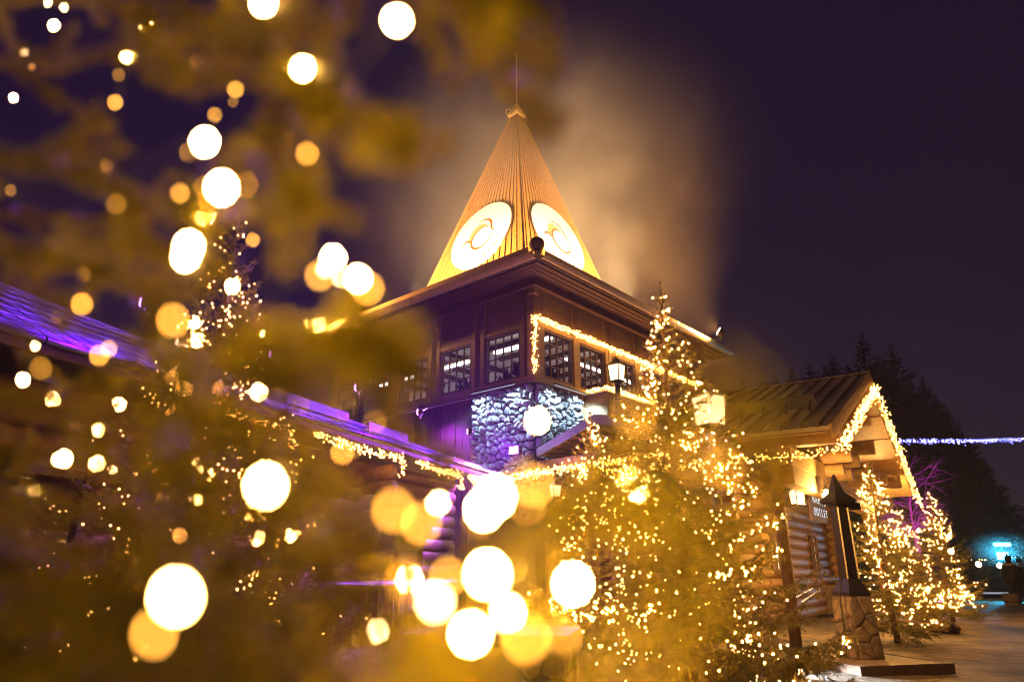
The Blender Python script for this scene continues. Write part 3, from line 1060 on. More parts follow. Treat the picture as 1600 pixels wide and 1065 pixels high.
def build_wing():
    t = thing('log_wing', 'low log building with a purple lit sheet roof running up to the tower', 'building', WO)
    L = lambda s, n, z: wg(s, n, z) - WO
    S0, S1 = 0.0, 13.0
    p = math.tan(math.radians(27))
    ze = 3.45
    D = 5.0
    rf = MB()
    # the ridge sinks towards the tower, so the slope narrows to a point there
    SS = [0.6, 2.2, 4.0, 5.4, 6.5, 8.0, 9.9, 13.0]
    NN = [.10, .16, .58, .98, 1.36, 2.0, 2.9, 4.4]
    pts = [L(s, n, ze + n * p) for s, n in zip(SS, NN)]
    rf.face([L(SS[0], 0, ze)] + pts + [L(S1, 0, ze)])
    for k in range(len(SS) - 1):
        rf.face([pts[k], L(SS[k], NN[k] + 2.6, ze + NN[k] * p - 1.0), L(SS[k + 1], NN[k + 1] + 2.6, ze + NN[k + 1] * p - 1.0), pts[k + 1]])
    roof = rf.build('roof', M['roof_wing'], t)
    rc = MB(); rc.tube([q + Vector((0, 0, .01)) for q in pts], .035, 6); rc.build('ridge_cap', M['roof_wing'], roof)
    sm = MB()
    for k in range(50):
        s = .7 + k * .245
        top = np.interp(s, SS, NN)
        sm.beam(L(s, .03, ze + .006 + .03 * p), L(s, top, ze + top * p + .006), .022, .014)
    sm.build('roof_seam', M['roof_wing'], roof, kind='stuff')
    for k in range(9):                                    # lengthwise steps of the pressed sheets
        n = .3 + k * .45
        s_start = np.interp(n, NN, SS)
        MB().beam(L(s_start, n, ze + n * p + .004), L(S1, n, ze + n * p + .004), .03, .012).build('sheet_step', M['roof_wing'], roof)
    for s0, s1, n in ((3.6, 4.9, .22), (5.2, 6.8, .45)):      # snow guards
        sg = MB(); sg.beam(L(s0, n, ze + n * p + .12), L(s1, n, ze + n * p + .12), .03, .16)
        for k in range(4):
            s = s0 + .1 + (s1 - s0 - .2) * k / 3
            sg.beam(L(s, n + .2, ze + (n + .2) * p + .02), L(s, n, ze + n * p + .14), .03, .02)
        sg.build('snow_guard', M['black'], t)
    for k in range(7):                                    # gutter lengths
        g = MB(); g.tube([L(.1 + k * 1.8, -.07, ze - .05), L(.1 + k * 1.8 + 1.78, -.07, ze - .05)], .05, 10); g.build('gutter', M['black'], t)
    fs = MB(); fs.beam(L(.1, .03, ze - .09), L(S1, .03, ze - .09), .04, .15); fs.build('fascia', M['wood_dark'], t)
    so = MB(); so.face([L(.1, .05, ze - .1), L(S1, .05, ze - .1), L(S1, .95, ze - .1 + .2), L(.1, .95, ze - .1 + .2)]); so.build('soffit', M['wood_dark'], t)
    # wall of stacked logs under the eave
    rng = random.Random(8)
    for k in range(12):
        z = .15 + k * .27
        lg = MB(); r = .15 + rng.uniform(-.012, .012)
        lg.tube([L(.4, .95, z), L(4.5, .95 + rng.uniform(-.02, .02), z), L(8.5, .95, z), L(S1, .95, z)], r, 12)
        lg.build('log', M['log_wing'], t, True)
    for s in (4.0, 7.6):
        for k in range(11):                               # crossing log ends
            z = .28 + k * .27
            ln = .42 + (.30 if k > 8 else 0) + rng.uniform(-.05, .05)
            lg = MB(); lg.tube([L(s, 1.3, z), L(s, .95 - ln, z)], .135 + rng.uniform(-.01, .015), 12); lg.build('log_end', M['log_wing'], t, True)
    for s0 in (2.0, 5.6, 9.6):                            # small paned windows
        fr = MB(); z0, z1 = 1.35, 2.25
        fr.beam(L(s0, .76, z0), L(s0 + .9, .76, z0), .08, .09); fr.beam(L(s0, .76, z1), L(s0 + .9, .76, z1), .08, .09)
        fr.beam(L(s0, .76, z0), L(s0, .76, z1), .08, .09); fr.beam(L(s0 + .9, .76, z0), L(s0 + .9, .76, z1), .08, .09)
        w = fr.build('window', M['wood_dark'], t)
        for i in range(2):
            for j in range(2):
                a = MB(); a.face([L(s0 + .06 + .4 * i, .77, z0 + .06 + .4 * j), L(s0 + .42 + .4 * i, .77, z0 + .06 + .4 * j), L(s0 + .42 + .4 * i, .77, z0 + .42 + .4 * j), L(s0 + .06 + .4 * i, .77, z0 + .42 + .4 * j)])
                a.build('pane', M['glass'], w)
    # rail along the front
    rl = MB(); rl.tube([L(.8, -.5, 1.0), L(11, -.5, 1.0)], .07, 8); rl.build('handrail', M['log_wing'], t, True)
    for k in range(34):
        MB().beam(L(.9 + k * .3, -.5, .15), L(.9 + k * .3, -.5, .94), .09, .03, up=WD).build('baluster', M['plank'], t)
    for k in range(6):
        MB().tube([L(.8 + k * 2, -.35, 0), L(.8 + k * 2, -.35, 1.1)], .08, 8).build('rail_post', M['log_wing'], t, True)
    gb = MB(); gb.face([L(S1, .0, ze), L(S1, 4.3, ze + 4.3 * p), L(S1, 6.0, 0), L(S1, .95, 0)]); gb.build('gable_wall', M['wood_dark'], t)
    return t


build_wing()
floodlight('purple floodlight high on the shaded tower wall above the wing roof', tw(-1.0, 3.4, 5.7), tw(.3, 3.6, 3.6), (.32, .03, 1.0), 1500, M['glow_purple'], .18, 110, .8, 'coloured floodlights')
for i, s0 in enumerate((2.4, 4.4, 6.3, 8.2, 10.2)):
    floodlight('small purple floodlight on the wing gutter, ' + ['nearest the tower', 'second from the tower', 'in the middle of the eave', 'second from the near end', 'nearest the camera'][i],
               wg(s0, -.50, 3.98), wg(s0 + .9, 1.5, 4.0), (.17, .006, 1.0), 380, M['glow_purple'], .11, 150, .6, 'purple floodlights on the wing gutter')
for i, (s0, s1, lab) in enumerate([(.5, 1.4, 'short warm light string at the tower end of the wing eave'), (1.8, 3.6, 'warm light string with hanging end under the middle of the wing eave'),
                                   (4.1, 6.6, 'longest warm light string under the purple wing roof'), (7.1, 8.6, 'warm light string at the near end of the wing eave')]):
    light_string(lab, [[wg(s1, -.02, 3.22), wg((s0 + s1) / 2, -.02, 3.17), wg(s0, -.02, 3.20), wg(s0 - .02, -.02, 2.88)]], 75, .035, .0095, 'light strings under the wing eave', seed=20 + i)

# ------------------------------------------------------------------ log cabin shop on the right
CB = math.radians(35)
CG = Vector((math.sin(CB), math.cos(CB), 0))              # along the gable, towards the far right
CD = Vector((-math.cos(CB), math.sin(CB), 0))             # along the ridge, away to the left
CO = Vector((9.2, 17.0, 0))


def cb(g, d, z): return CO + CG * g + CD * d + Vector((0, 0, z))


def cab_at(px, py, d):
    """Point on the upright plane d metres behind the cabin gable."""
    o = Vector((0, 0, CAM_H)); r = at(px, py, 20) - o
    return o + r * ((CO + CD * d - o).dot(CD) / r.dot(CD))


def build_cabin():
    t = thing('log_cabin', 'log shop cabin with a seamed metal roof and a deep lit gable porch', 'building', CO)
    L = lambda g, d, z: cb(g, d, z) - CO
    za, ze, w, D = 5.98, 3.55, 6.4, 4.6
    for s in (-1, 1):
        a, b = L(0, 0, za), L(s * w, 0, ze)
        dr = (b - a).normalized()
        n = dr.cross(CD) * (1 if dr.cross(CD).z > 0 else -1)
        rf = MB(); rf.obox((a + b) / 2 + CD * D / 2 + n * .04, ((b - a).length / 2, D / 2, .04), (dr, CD, n))
        slope = rf.build('roof_slope', M['roof'], t)
        for k in range(14):                               # standing seams
            e = MB(); e.beam(a + CD * (.16 + k * .33) + n * .1 + dr * .1, b + CD * (.16 + k * .33) + n * .1, .028, .07, up=n); e.build('roof_seam', M['wood_dark'], slope)
        bb = MB(); bb.beam(a - CD * .03 - n * .02, b - CD * .03 - n * .02, .05, .26, up=n); bb.build('barge_board', M['pine'], t)
        for k in range(11):                               # boards under the roof, seen from below
            p = a.lerp(b, (k + .5) / 11)
            u = MB(); u.obox(p + CD * 1.9 - n * (.035 + .015 * (k % 2)), ((b - a).length / 22 - .012, 1.85, .018), (dr, CD, n)); u.build('roof_board', M['pine'], t)
    rc = MB(); rc.beam(L(0, -.05, za + .1), L(0, D, za + .1), .22, .05); rc.build('ridge_cap', M['roof'], t)
    # snow guard low on the left slope
    s = -1
    a, b = L(0, 0, za), L(-w, 0, ze)
    dr = (b - a).normalized(); n = dr.cross(CD) * (1 if dr.cross(CD).z > 0 else -1)
    q = a.lerp(b, .70)
    sg = MB(); sg.beam(q + CD * .5 + n * .26, q + CD * 4.5 + n * .26, .06, .24, up=n)
    for k in range(9): sg.beam(q + CD * (.6 + k * .46) + n * .26, q + CD * (.6 + k * .46) + dr * .25 + n * .08, .05, .03, up=n)
    sg.build('snow_guard', M['black'], t)
    # purlin and plate logs running out to the gable
    for g, z, r, out in ((0, za - .42, .20, .35), (2.6, za - 1.42, .20, .45), (-2.6, za - 1.42, .20, .45), (4.6, za - 2.2, .19, .15), (-4.6, za - 2.2, .19, .15)):
        lg = MB(); lg.tube([L(g, out, z), L(g, 2.55, z)], r, 14); lg.build('purlin_log', M['log'], t, True)
    # squared trusses: collar blocks and the long tie beam
    for d in (1.1,):
        MB().beam(L(-1.1, d, za - .78), L(1.1, d, za - .78), .28, .30).build('collar_beam', M['pine'], t)
        MB().beam(L(-2.6, d, za - 1.86), L(2.9, d, za - 1.86), .30, .34).build('tie_beam', M['pine'], t)
        MB().beam(L(-5.3, d, za - 2.62), L(5.2, d, za - 2.62), .30, .36).build('tie_beam', M['pine'], t)
        MB().beam(L(-5.1, d + .02, za - 2.99), L(5.0, d + .02, za - 2.99), .28, .34).build('tie_beam', M['pine'], t)
        MB().beam(L(0, d, za - .62), L(0, d, za - 1.7), .26, .26, up=CG).build('king_post', M['pine'], t)
    for g in (-2.2, -1.2, 0.6, 1.7, 3.1):                 # log ends crossing the tie beam
        for k in range(2):
            lg = MB(); lg.tube([L(g + k * .12, .35 + .22 * k, za - 2.28 - .28 * k), L(g + k * .12, 2.5, za - 2.28 - .28 * k)], .15, 12); lg.build('cross_log', M['log'], t, True)
    for g in (-6.0, 4.7):                                 # porch posts
        lg = MB(); lg.tube([L(g, 1.1, 0), L(g, 1.1, za - 2.8 if g < 0 else za - 3.16)], .10, 14); lg.build('porch_post', M['log'], t, True)
    for g, s in ((4.7, -1),):
        lg = MB(); lg.tube([L(g + s * .1, 1.1, za - 4.3), L(g + s * 1.15, 1.1, za - 3.2)], .12, 10); lg.build('brace', M['log'], t, True)
    # walls of stacked logs set back under the porch
    rng = random.Random(9)
    for k in range(15):
        z = .2 + k * .25
        gw = 5.2 if z < 3.3 else 5.2 - (z - 3.3) * 2.4
        lg = MB(); lg.tube([L(-gw, 2.55, z), L(0, 2.55 + rng.uniform(-.02, .02), z), L(gw, 2.55, z)], .137, 10); lg.build('log', M['log'], t, True)
        if z < 3.2:
            lg = MB(); lg.tube([L(-5.0, 2.2, z + .12), L(-5.0, D - .3, z + .12)], .137, 10); lg.build('log', M['log'], t, True)
            lg = MB(); lg.tube([L(5.0, 2.2, z + .12), L(5.0, D - .3, z + .12)], .137, 10); lg.build('log', M['log'], t, True)
    # small lit windows
    for (px, py) in ((1212, 863), (1272, 863)):
        X = at(px, py, 23.0)
        g = (X - CO).dot(CG)
        # step along the view ray to the wall plane
        o = Vector((0, 0, CAM_H)); d = X - o
        k = (CO + CD * 2.40 - o).dot(CD) / d.dot(CD)
        P = o + d * k - CO
        fr = MB()
        hw, hh = .30, .42
        for sg_ in (-1, 1):
            fr.beam(P + CG * sg_ * hw - Vector((0, 0, hh)), P + CG * sg_ * hw + Vector((0, 0, hh)), .09, .08)
            fr.beam(P - CG * (hw + .04) + Vector((0, 0, sg_ * hh)), P + CG * (hw + .04) + Vector((0, 0, sg_ * hh)), .08, .09)
        fr.beam(P - Vector((0, 0, hh)), P + Vector((0, 0, hh)), .04, .04); fr.beam(P - CG * hw, P + CG * hw, .038, .04)
        wdw = fr.build('window', M['wood_dark'], t)
        for i in (-1, 1):
            for j in (-1, 1):
                c = P + CG * i * hw / 2 + Vector((0, 0, j * hh / 2)) + CD * .03
                pm = MB(); pm.obox(c, (hw / 2 - .03, .005, hh / 2 - .03), (CG, CD, (0, 0, 1))); pm.build('pane', M['window_lit'], wdw)
    return t


build_cabin()
light_string('warm light string along the cabin gable edges and left eave', [[cb(0, -.12, 5.66), cb(-6.3, -.12, 3.22)], [cb(0, -.12, 5.72), cb(6.35, -.12, 3.2)], [cb(-6.3, -.1, 3.2), cb(-6.35, 2.5, 3.15), cb(-6.35, 4.6, 3.2)]],
             62, .05, .009, 'light strings on the buildings', seed=7)


def porch_lamp(label, p, power):
    t = thing('porch_lamp', label, 'lamp', p, 0, 'porch lamps')
    g = MB(); g.ball((0, 0, 0), .085, 12); g.build('lamp_globe', M['glow_lamp'], t, True)
    MB().lathe([(.05, .08), (.09, .12), (.03, .18), (.02, .36)], 8).build('lamp_holder', M['black'], t)
    lamp('porch_glow', 'POINT', p + Vector((.0, -.16, -.10)), (1.0, .54, .15), power, radius=.09)


porch_lamp('left bright porch lamp above the white shop letters', cab_at(1291, 774, .80), 900)
porch_lamp('right bright porch lamp on the gable tie beam', cab_at(1372, 762, .80), 900)


def build_sign():
    P = cab_at(1291, 804, 1.5)
    t = thing('shop_sign', 'white glowing shop letters in two rows under the porch beam', 'sign', P)
    sgrot = Matrix((CG, Vector((0, 0, 1)), CG.cross(Vector((0, 0, 1))))).transposed().to_4x4()
    for body, off, sz in (('OUTLET', 0.0, .28), ('NANSO', .30, .28)):
        x = -1.24 if body == 'OUTLET' else -1.24
        for i, chx in enumerate(body):
            m = sgrot.copy(); m.translation = CG * (x + i * (.262 if body == 'OUTLET' else .305)) + Vector((0, 0, off)); letter(chx, sz, .002, M['sign'], t, m, -.012)
    b = MB(); b.obox(CD * .06 + CG * -.62 + Vector((0, 0, .15)), (.86, .02, .36), (CG, CD, (0, 0, 1))); b.build('sign_board', M['wood_dark'], t)


build_sign()

# lanterns and smaller fittings round the cabin
lantern('hanging lantern with patterned glass beside the shop letters', at(1247, 787, 15.0), .24, .3, 10, 'lanterns', pole=None)

# picket fence and log rail in front of the porch
def build_fence():
    a, b = at(1175, 955, 19.0), at(1330, 955, 22.0)
    a.z = b.z = 0
    t = thing('picket_fence', 'brown picket fence with a round log rail before the cabin porch', 'fence', a)
    d = b - a; Ln = d.length; d.normalize()
    rl = MB(); rl.tube([Vector((0, 0, 1.02)), d * Ln + Vector((0, 0, 1.0))], .085, 10); rl.build('rail', M['log'], t, True)
    rl = MB(); rl.tube([Vector((0, 0, .28)), d * Ln + Vector((0, 0, .28))], .05, 8); rl.build('rail', M['log'], t, True)
    rng = random.Random(2)
    n = int(Ln / .135)
    for k in range(n):
        MB().beam(d * (.06 + k * .135) + Vector((0, -.07, .06)), d * (.06 + k * .135) + Vector((0, -.07, .86 + rng.uniform(-.02, .02))), .105, .025, up=d).build('picket', M['plank'], t)
    for k in range(3):
        MB().tube([d * (k * Ln / 2) + Vector((0, .1, 0)), d * (k * Ln / 2) + Vector((0, .1, 1.12))], .1, 10).build('post', M['log'], t, True)
    # inner balustrade of the porch
    c, e = at(1205, 905, 24.0), at(1330, 900, 27.5)
    c.z = e.z = 0
    u = thing('porch_railing', 'dim board railing of the cabin porch behind the picket fence', 'railing', c)
    d = e - c; Ln = d.length; d.normalize()
    for z in (1.25, .45): MB().beam(Vector((0, 0, z)), d * Ln + Vector((0, 0, z)), .1, .12).build('rail', M['plank'], u)
    for k in range(int(Ln / .17)):
        MB().beam(d * (.05 + k * .17) + Vector((0, -.06, .5)), d * (.05 + k * .17) + Vector((0, -.06, 1.2)), .12, .025, up=d).build('board', M['plank'], u)


build_fence()
for i, (p, q) in enumerate(((at(1239, 935, 18.0), at(1270, 918, 18.2)), (at(1252, 940, 18.0), at(1281, 921, 18.2)))):
    t = thing('rope_light', ['upper dotted rope light slanting before the picket fence', 'lower dotted rope light slanting before the picket fence'][i], 'rope light', p, 0, 'slanting rope lights')
    MB().tube([(0, 0, 0), q - p], .012, 6).build('tube', M['cable'], t)
    for k in range(9):
        MB().tube([(q - p) * ((k + .2) / 9), (q - p) * ((k + .8) / 9)], .016, 6).build('diode', M['rope'], t)

# ------------------------------------------------------------------ lamp column on its stone foot, with the plank platform
def build_column():
    b = at(1347, 1040, 10.0); b.z = 0
    rz = .25
    t = thing('lamp_column', 'dark capped wooden column on a tapered flagstone foot', 'lamp post', b + Vector((0, 0, .12)), rz)
    core = MB()
    core.lathe([(.29, 0), (.23, .78)], 4, rot=math.pi / 4)
    cr = core.build('stone_foot', M['mortar_warm'], t)
    rng = random.Random(21)
    for k in range(4):
        a = k * math.pi / 2
        ux = Vector((math.cos(a), math.sin(a), 0)); un = Vector((math.sin(a), -math.cos(a), 0))
        lean = (un * -.043 + Vector((0, 0, .78))).normalized()
        stone_wall(cr, un * .204 - ux * .185, ux, lean, un, .37, .78, 8, rng, .012, .018, M['flag'])
    MB().lathe([(.235, .78), (.235, .82), (.14, .97), (.12, 1.0)], 4, rot=math.pi / 4).build('shoe', M['black'], t)
    MB().lathe([(.122, .99), (.11, 1.85), (.11, 2.0)], 4, rot=math.pi / 4).build('shaft', M['black'], t)
    for sx in (-1, 1):
        MB().beam((sx * .09, -.09, 1.0), (sx * .081, -.081, 1.95), .02, .02).build('edge_strip', M['metal'], t)
    MB().lathe([(.20, 2.0), (.24, 2.03), (.24, 2.06), (.11, 2.16), (.015, 2.42)], 4, rot=math.pi / 4).build('cap', M['black'], t)
    MB().box((.12, -.09, 1.92), (.30, .09, 2.02)).build('lamp_arm', M['black'], t)
    # plank platform under it
    p = thing('plank_platform', 'low wooden plank platform under the lamp column', 'platform', b, rz)
    for k in range(7):
        MB().box((-.62 + k * .18, -.75, .07), (-.62 + k * .18 + .165, .6, .118)).build('plank', M['plank'], p)
    fr = MB(); fr.box((-.64, -.80, 0), (.66, -.755, .125)); fr.box((-.64, .605, 0), (.66, .65, .125)); fr.box((-.685, -.80, 0), (-.642, .65, .124)); fr.box((.662, -.80, 0), (.705, .65, .124)); fr.build('edge_frame', M['wood_dark'], p)
    c = MB()
    o = b
    pts = [Vector((-.16, -.16, 1.2)), Vector((-.26, -.22, .9)), Vector((-.28, -.25, .5)), Vector((-.34, -.34, .2)), Vector((-.7, -.55, .13)), Vector((-.95, -.85, .03)), Vector((-1.0, -1.5, .03)), Vector((-1.5, -2.0, .03))]
    c.tube(pts, .011, 6)
    cc = c.build('power_cable', M['cable'], None, True, loc=o)
    prop(cc, 'black power cable running down the lamp column onto the snow', 'cable')
    c = MB(); c.tube([Vector((-.3, .3, .04)), Vector((-1.0, 1.1, .05)), Vector((-2.0, 1.3, .05)), Vector((-2.9, .6, .05))], .012, 6)
    cc = c.build('power_cable', M['cable'], None, True, loc=o)
    prop(cc, 'thin black cable lying across the snow left of the column', 'cable')


build_column()

# cold floodlight near the snow, half hidden by the big spruce
gl = at(1264, 1044, 9.2); gl.z = 0
floodlight('small cold floodlight on the snow beside the big lit spruce', gl + Vector((-.62, .30, .62)), gl + Vector((0, 0, 0)), (.85, .93, 1.0), 1500, M['glow_cold'], .12, 50, .5, 'coloured floodlights')

# stone pedestal in the near foreground
def build_pedestal():
    b = at(775, 1040, 5.6); b.z = 0
    t = thing('stone_pedestal', 'flagstone clad pedestal low in the centre under the blurred lights', 'pedestal', b, -.2)
    core = MB(); core.box((-.55, -.4, 0), (.55, .4, .72)); cr = core.build('core', M['mortar_warm'], t)
    rng = random.Random(5)
    stone_wall(cr, (-.55, -.4, 0), (1, 0, 0), (0, 0, 1), (0, -1, 0), 1.1, .72, 11, rng, .013, .035, M['flag'])
    stone_wall(cr, (-.55, .4, 0), (0, -1, 0), (0, 0, 1), (-1, 0, 0), .8, .72, 8, rng, .013, .035, M['flag'])
    stone_wall(cr, (.55, -.4, 0), (0, 1, 0), (0, 0, 1), (1, 0, 0), .8, .72, 8, rng, .013, .035, M['flag'])
    MB().box((-.6, -.45, .722), (.6, .45, .79)).build('coping', M['flag'], t)
    return b


build_pedestal()

# ------------------------------------------------------------------ spruces
def needles_on(paths, per_m, nl, nw, rng, up_bias=0.25):
    """paths: list of (p0, p1) segments as arrays. Returns verts, quads of needle blades round them."""
    P0 = np.array([p[0] for p in paths]); P1 = np.array([p[1] for p in paths])
    D = P1 - P0
    Ls = np.linalg.norm(D, axis=1)
    cnt = np.maximum(1, (Ls * per_m + rng.rand(len(Ls))).astype(int))
    idx = np.repeat(np.arange(len(Ls)), cnt)
    n = len(idx)
    t = rng.rand(n)
    base = P0[idx] + D[idx] * t[:, None]
    d = D[idx] / Ls[idx][:, None]
    r = rng.randn(n, 3)
    r -= (r * d).sum(1)[:, None] * d
    r /= np.linalg.norm(r, axis=1)[:, None] + 1e-9
    r[:, 2] += up_bias
    dirn = r * .80 + d * .62
    dirn /= np.linalg.norm(dirn, axis=1)[:, None]
    side = np.cross(dirn, rng.randn(n, 3))
    side /= np.linalg.norm(side, axis=1)[:, None] + 1e-9
    ln = nl * rng.uniform(.7, 1.2, n)[:, None]
    hw = nw * .5
    v = np.stack([base - side * hw * .6, base + side * hw * .6 + 0 * ln, base + dirn * ln + side * hw * .25, base + dirn * ln - side * hw * .25], 1)
    mid = base + dirn * ln * .5
    v[:, 1] = mid + side * hw
    v[:, 0] = base
    v[:, 2] = base + dirn * ln
    v[:, 3] = mid - side * hw
    f = np.arange(4 * n).reshape(n, 4)
    return v.reshape(-1, 3), f


def sticks(paths, r0, rng):
    vs, fs = [], []
    for i, (p, q, r) in enumerate(paths):
        d = q - p; L = np.linalg.norm(d) + 1e-9; d = d / L
        a = np.cross(d, (0, 0, 1.0)); a /= np.linalg.norm(a) + 1e-6
        b = np.cross(d, a)
        ring = [a * math.cos(x) + b * math.sin(x) for x in (0, 2.094, 4.189)]
        k = len(vs)
        vs += [p + w * r for w in ring] + [q + w * r * .75 for w in ring]
        fs += [(k, k + 1, k + 4, k + 3), (k + 1, k + 2, k + 5, k + 4), (k + 2, k, k + 3, k + 5)]
    return np.array(vs), np.array(fs)


def spruce_mesh(name, h, rad, seed, whorls, per_m, nl, nw, twig_step, needle_mat, z0=.10, droop=.35, taper=.82):
    rng = np.random.RandomState(seed)
    segs, wood, tips = [], [], []
    for w in range(whorls):
        t = (w + rng.uniform(-.3, .3)) / whorls
        t = min(max(t, 0), .985)
        z = h * (z0 + (1 - z0) * t)
        nb = max(3, int(rng.uniform(5, 8.5) * (1 - .45 * t)))
        a0 = rng.uniform(0, 6.28)
        for b in range(nb):
            az = a0 + 6.283 * b / nb + rng.uniform(-.35, .35)
            Lb = rad * ((1 - t) ** taper * rng.uniform(.70, 1.12) + .035)
            el = -droop * (1 - t) + .75 * t + rng.uniform(-.12, .12)
            n = 5
            pts = []
            for k in range(n + 1):
                s = k / n
                e = el + .45 * s * s * (1 - .5 * t) - .12 * s
                rr = Lb * s
                pts.append(np.array((math.cos(az) * rr * math.cos(el), math.sin(az) * rr * math.cos(el), z + rr * math.sin(e))))
            for k in range(n):
                segs.append((pts[k] + (pts[k + 1] - pts[k]) * (.25 if k == 0 else 0), pts[k + 1]))
                wood.append((pts[k], pts[k + 1], .011 * h / 4 * (1 - .75 * k / n) * (1 - .6 * t)))
            tips.append(pts[-1])
            m = max(2, int(Lb / twig_step))
            for q in range(m):
                s = .18 + .80 * (q + rng.uniform(.1, .9)) / m
                k = min(int(s * n), n - 1)
                p = pts[k] + (pts[k + 1] - pts[k]) * (s * n - k)
                for sd in (-1, 1):
                    tl = Lb * .40 * (1 - s * .75) * rng.uniform(.6, 1.15)
                    if tl < .03 * h / 4: continue
                    aa = az + sd * rng.uniform(.6, 1.05)
                    dz = rng.uniform(-.35, .22)
                    e1 = p + np.array((math.cos(aa), math.sin(aa), dz + math.sin(el) * .6)) * tl
                    mid = (p + e1) / 2 + np.array((0, 0, tl * .06))
                    segs += [(p, mid), (mid, e1)]
                    tips.append(e1)
                    if tl > .22 * h / 4:
                        for s2 in (-1, 1):
                            ab = aa + s2 * .8
                            segs.append((mid, mid + np.array((math.cos(ab), math.sin(ab), rng.uniform(-.3, .1))) * tl * .45))
    segs.append((np.array((0, 0, h * .93)), np.array((0, 0, h * 1.03))))
    nv, nf = needles_on(segs, per_m, nl, nw, rng)
    wv, wf = sticks(wood, .01, rng)
    v = np.concatenate([nv, wv]); f = np.concatenate([nf, wf + len(nv)])
    mi = np.concatenate([np.zeros(len(nf)), np.ones(len(wf))])
    me = np_mesh(name, v, f, [needle_mat, M['bark']], mi)
    tr = MB()
    tr.tube([(0, 0, 0), (.01 * h, 0, h * .3), (0, .005 * h, h * .65), (0, 0, h)], [.018 * h, .014 * h, .008 * h, .001 * h], 8)
    tm = tr.mesh('trunk', M['bark'], True)
    return me, tm, np.array(tips)


def place_spruce(label, meshes, loc, s, rz, group, name='spruce_tree'):
    t = thing(name, label, 'tree', loc, rz, group)
    t.scale = (s, s, s)
    link_mesh('crown', meshes[0], t)
    link_mesh('trunk', meshes[1], t)
    return t


def tree_lights(label, tips, loc, s, rz, n, r, group, seed, zmin=.1, h=4.0, material=None):
    rng = np.random.RandomState(seed)
    ok = tips[tips[:, 2] > zmin * h]
    m = int(n * .45)
    p1 = ok[rng.choice(len(ok), m, replace=m > len(ok))] * rng.uniform(.72, 1.0, m)[:, None] ** np.array([1, 1, 0])
    az = np.arctan2(ok[:, 1], ok[:, 0])                    # strands laid from twig to twig, sagging in between
    p2 = []
    while len(p2) < n - m:
        cur = rng.randint(len(ok))
        for k in range(rng.randint(3, 7)):
            d = np.linalg.norm(ok - ok[cur], axis=1)
            cand = np.where((d > .05 * h / 3) & (d < .16 * h / 3))[0]
            if not len(cand): break
            nx = rng.choice(cand)
            L = d[nx]
            for q in range(max(2, int(L / .075))):
                f = rng.rand()
                b = ok[cur] * (1 - f) + ok[nx] * f
                b = b * np.array((.95, .95, 1)) - np.array((0, 0, .12 * L * 4 * f * (1 - f)))
                p2.append(b)
            cur = nx
    p = np.concatenate([p1, np.array(p2)[:n - m]])
    up = ok[ok[:, 2] > .58 * h]                            # the top is wound more closely
    k = n // 6
    p[:k] = up[rng.choice(len(up), k)] * rng.uniform(.6, 1.0, k)[:, None] ** np.array([1, 1, 0])
    p = p + rng.randn(n, 3) * .016
    c, sn = math.cos(rz), math.sin(rz)
    q = np.stack([p[:, 0] * c - p[:, 1] * sn, p[:, 0] * sn + p[:, 1] * c, p[:, 2]], 1) * s
    t = thing('light_string', label, 'string lights', loc, 0, group)
    link_mesh('bulbs', bulbs_mesh(q, r, material or M['bulb_tree'], rng), t, kind='stuff')
    w = MB()                                              # the lead spiralling up through the branches
    pts = []
    for k in range(60):
        f = k / 59
        a = f * 44
        rr = (1 - f) * s * h * .16 + .02
        pts.append((math.cos(a) * rr, math.sin(a) * rr, s * h * (.15 + .83 * f)))
    w.tube(pts, .006, 4); w.build('wire', M['cable'], t)
    return t


big = spruce_mesh('big_spruce_crown', 4.0, 1.42, 5, 36, 400, .027, .0052, .08, M['needle'], z0=.08, taper=1.12)
small = spruce_mesh('small_spruce_crown', 3.1, 0.95, 9, 28, 280, .027, .006, .095, M['needle'], z0=.10)
forest = spruce_mesh('forest_spruce_crown', 16.0, 2.9, 14, 46, 40, .22, .055, .34, M['needle_dark'], z0=.05, droop=.5)

TREES = [  # label, meshes, base, scale, turn, lights, bulb radius, height
    ('tallest lit spruce in the middle in front of the lean-to', big, at(1066, 900, 6.6), 1.0, .3, 900, .0050, 4.0),
    ('slim lit spruce between the stone corner and the tallest spruce', small, at(932, 900, 9.4), 1.05, 1.3, 380, .0075, 3.1),
    ('lit spruce right behind the lamp column', small, at(1386, 900, 13.2), 1.02, 2.2, 420, .0066, 3.1),
    ('lit spruce at the far right end of the row', small, at(1476, 900, 18.5), 1.04, 4.1, 420, .0082, 3.1),
    ('thin lit spruce between the two right hand ones', small, at(1420, 900, 19.5), .92, 5.2, 240, .0082, 3.1),
    ('lit spruce on the left seen through the blurred twigs', big, at(292, 900, 7.2), 1.32, 2.0, 620, .0058, 4.0),
]
for i, (lab, ms, b, s, rz, n, r, h) in enumerate(TREES):
    b.z = 0
    place_spruce(lab, ms, b, s, rz, 'lit spruces')
    tree_lights('warm fairy lights on the ' + lab.replace('lit ', ''), ms[2], b, s, rz, n, r, 'fairy lights on the spruces', 40 + i, .09, h, M['bulb_left'] if 'on the left' in lab else M['bulb_right'] if i in (2, 3, 4) else None)

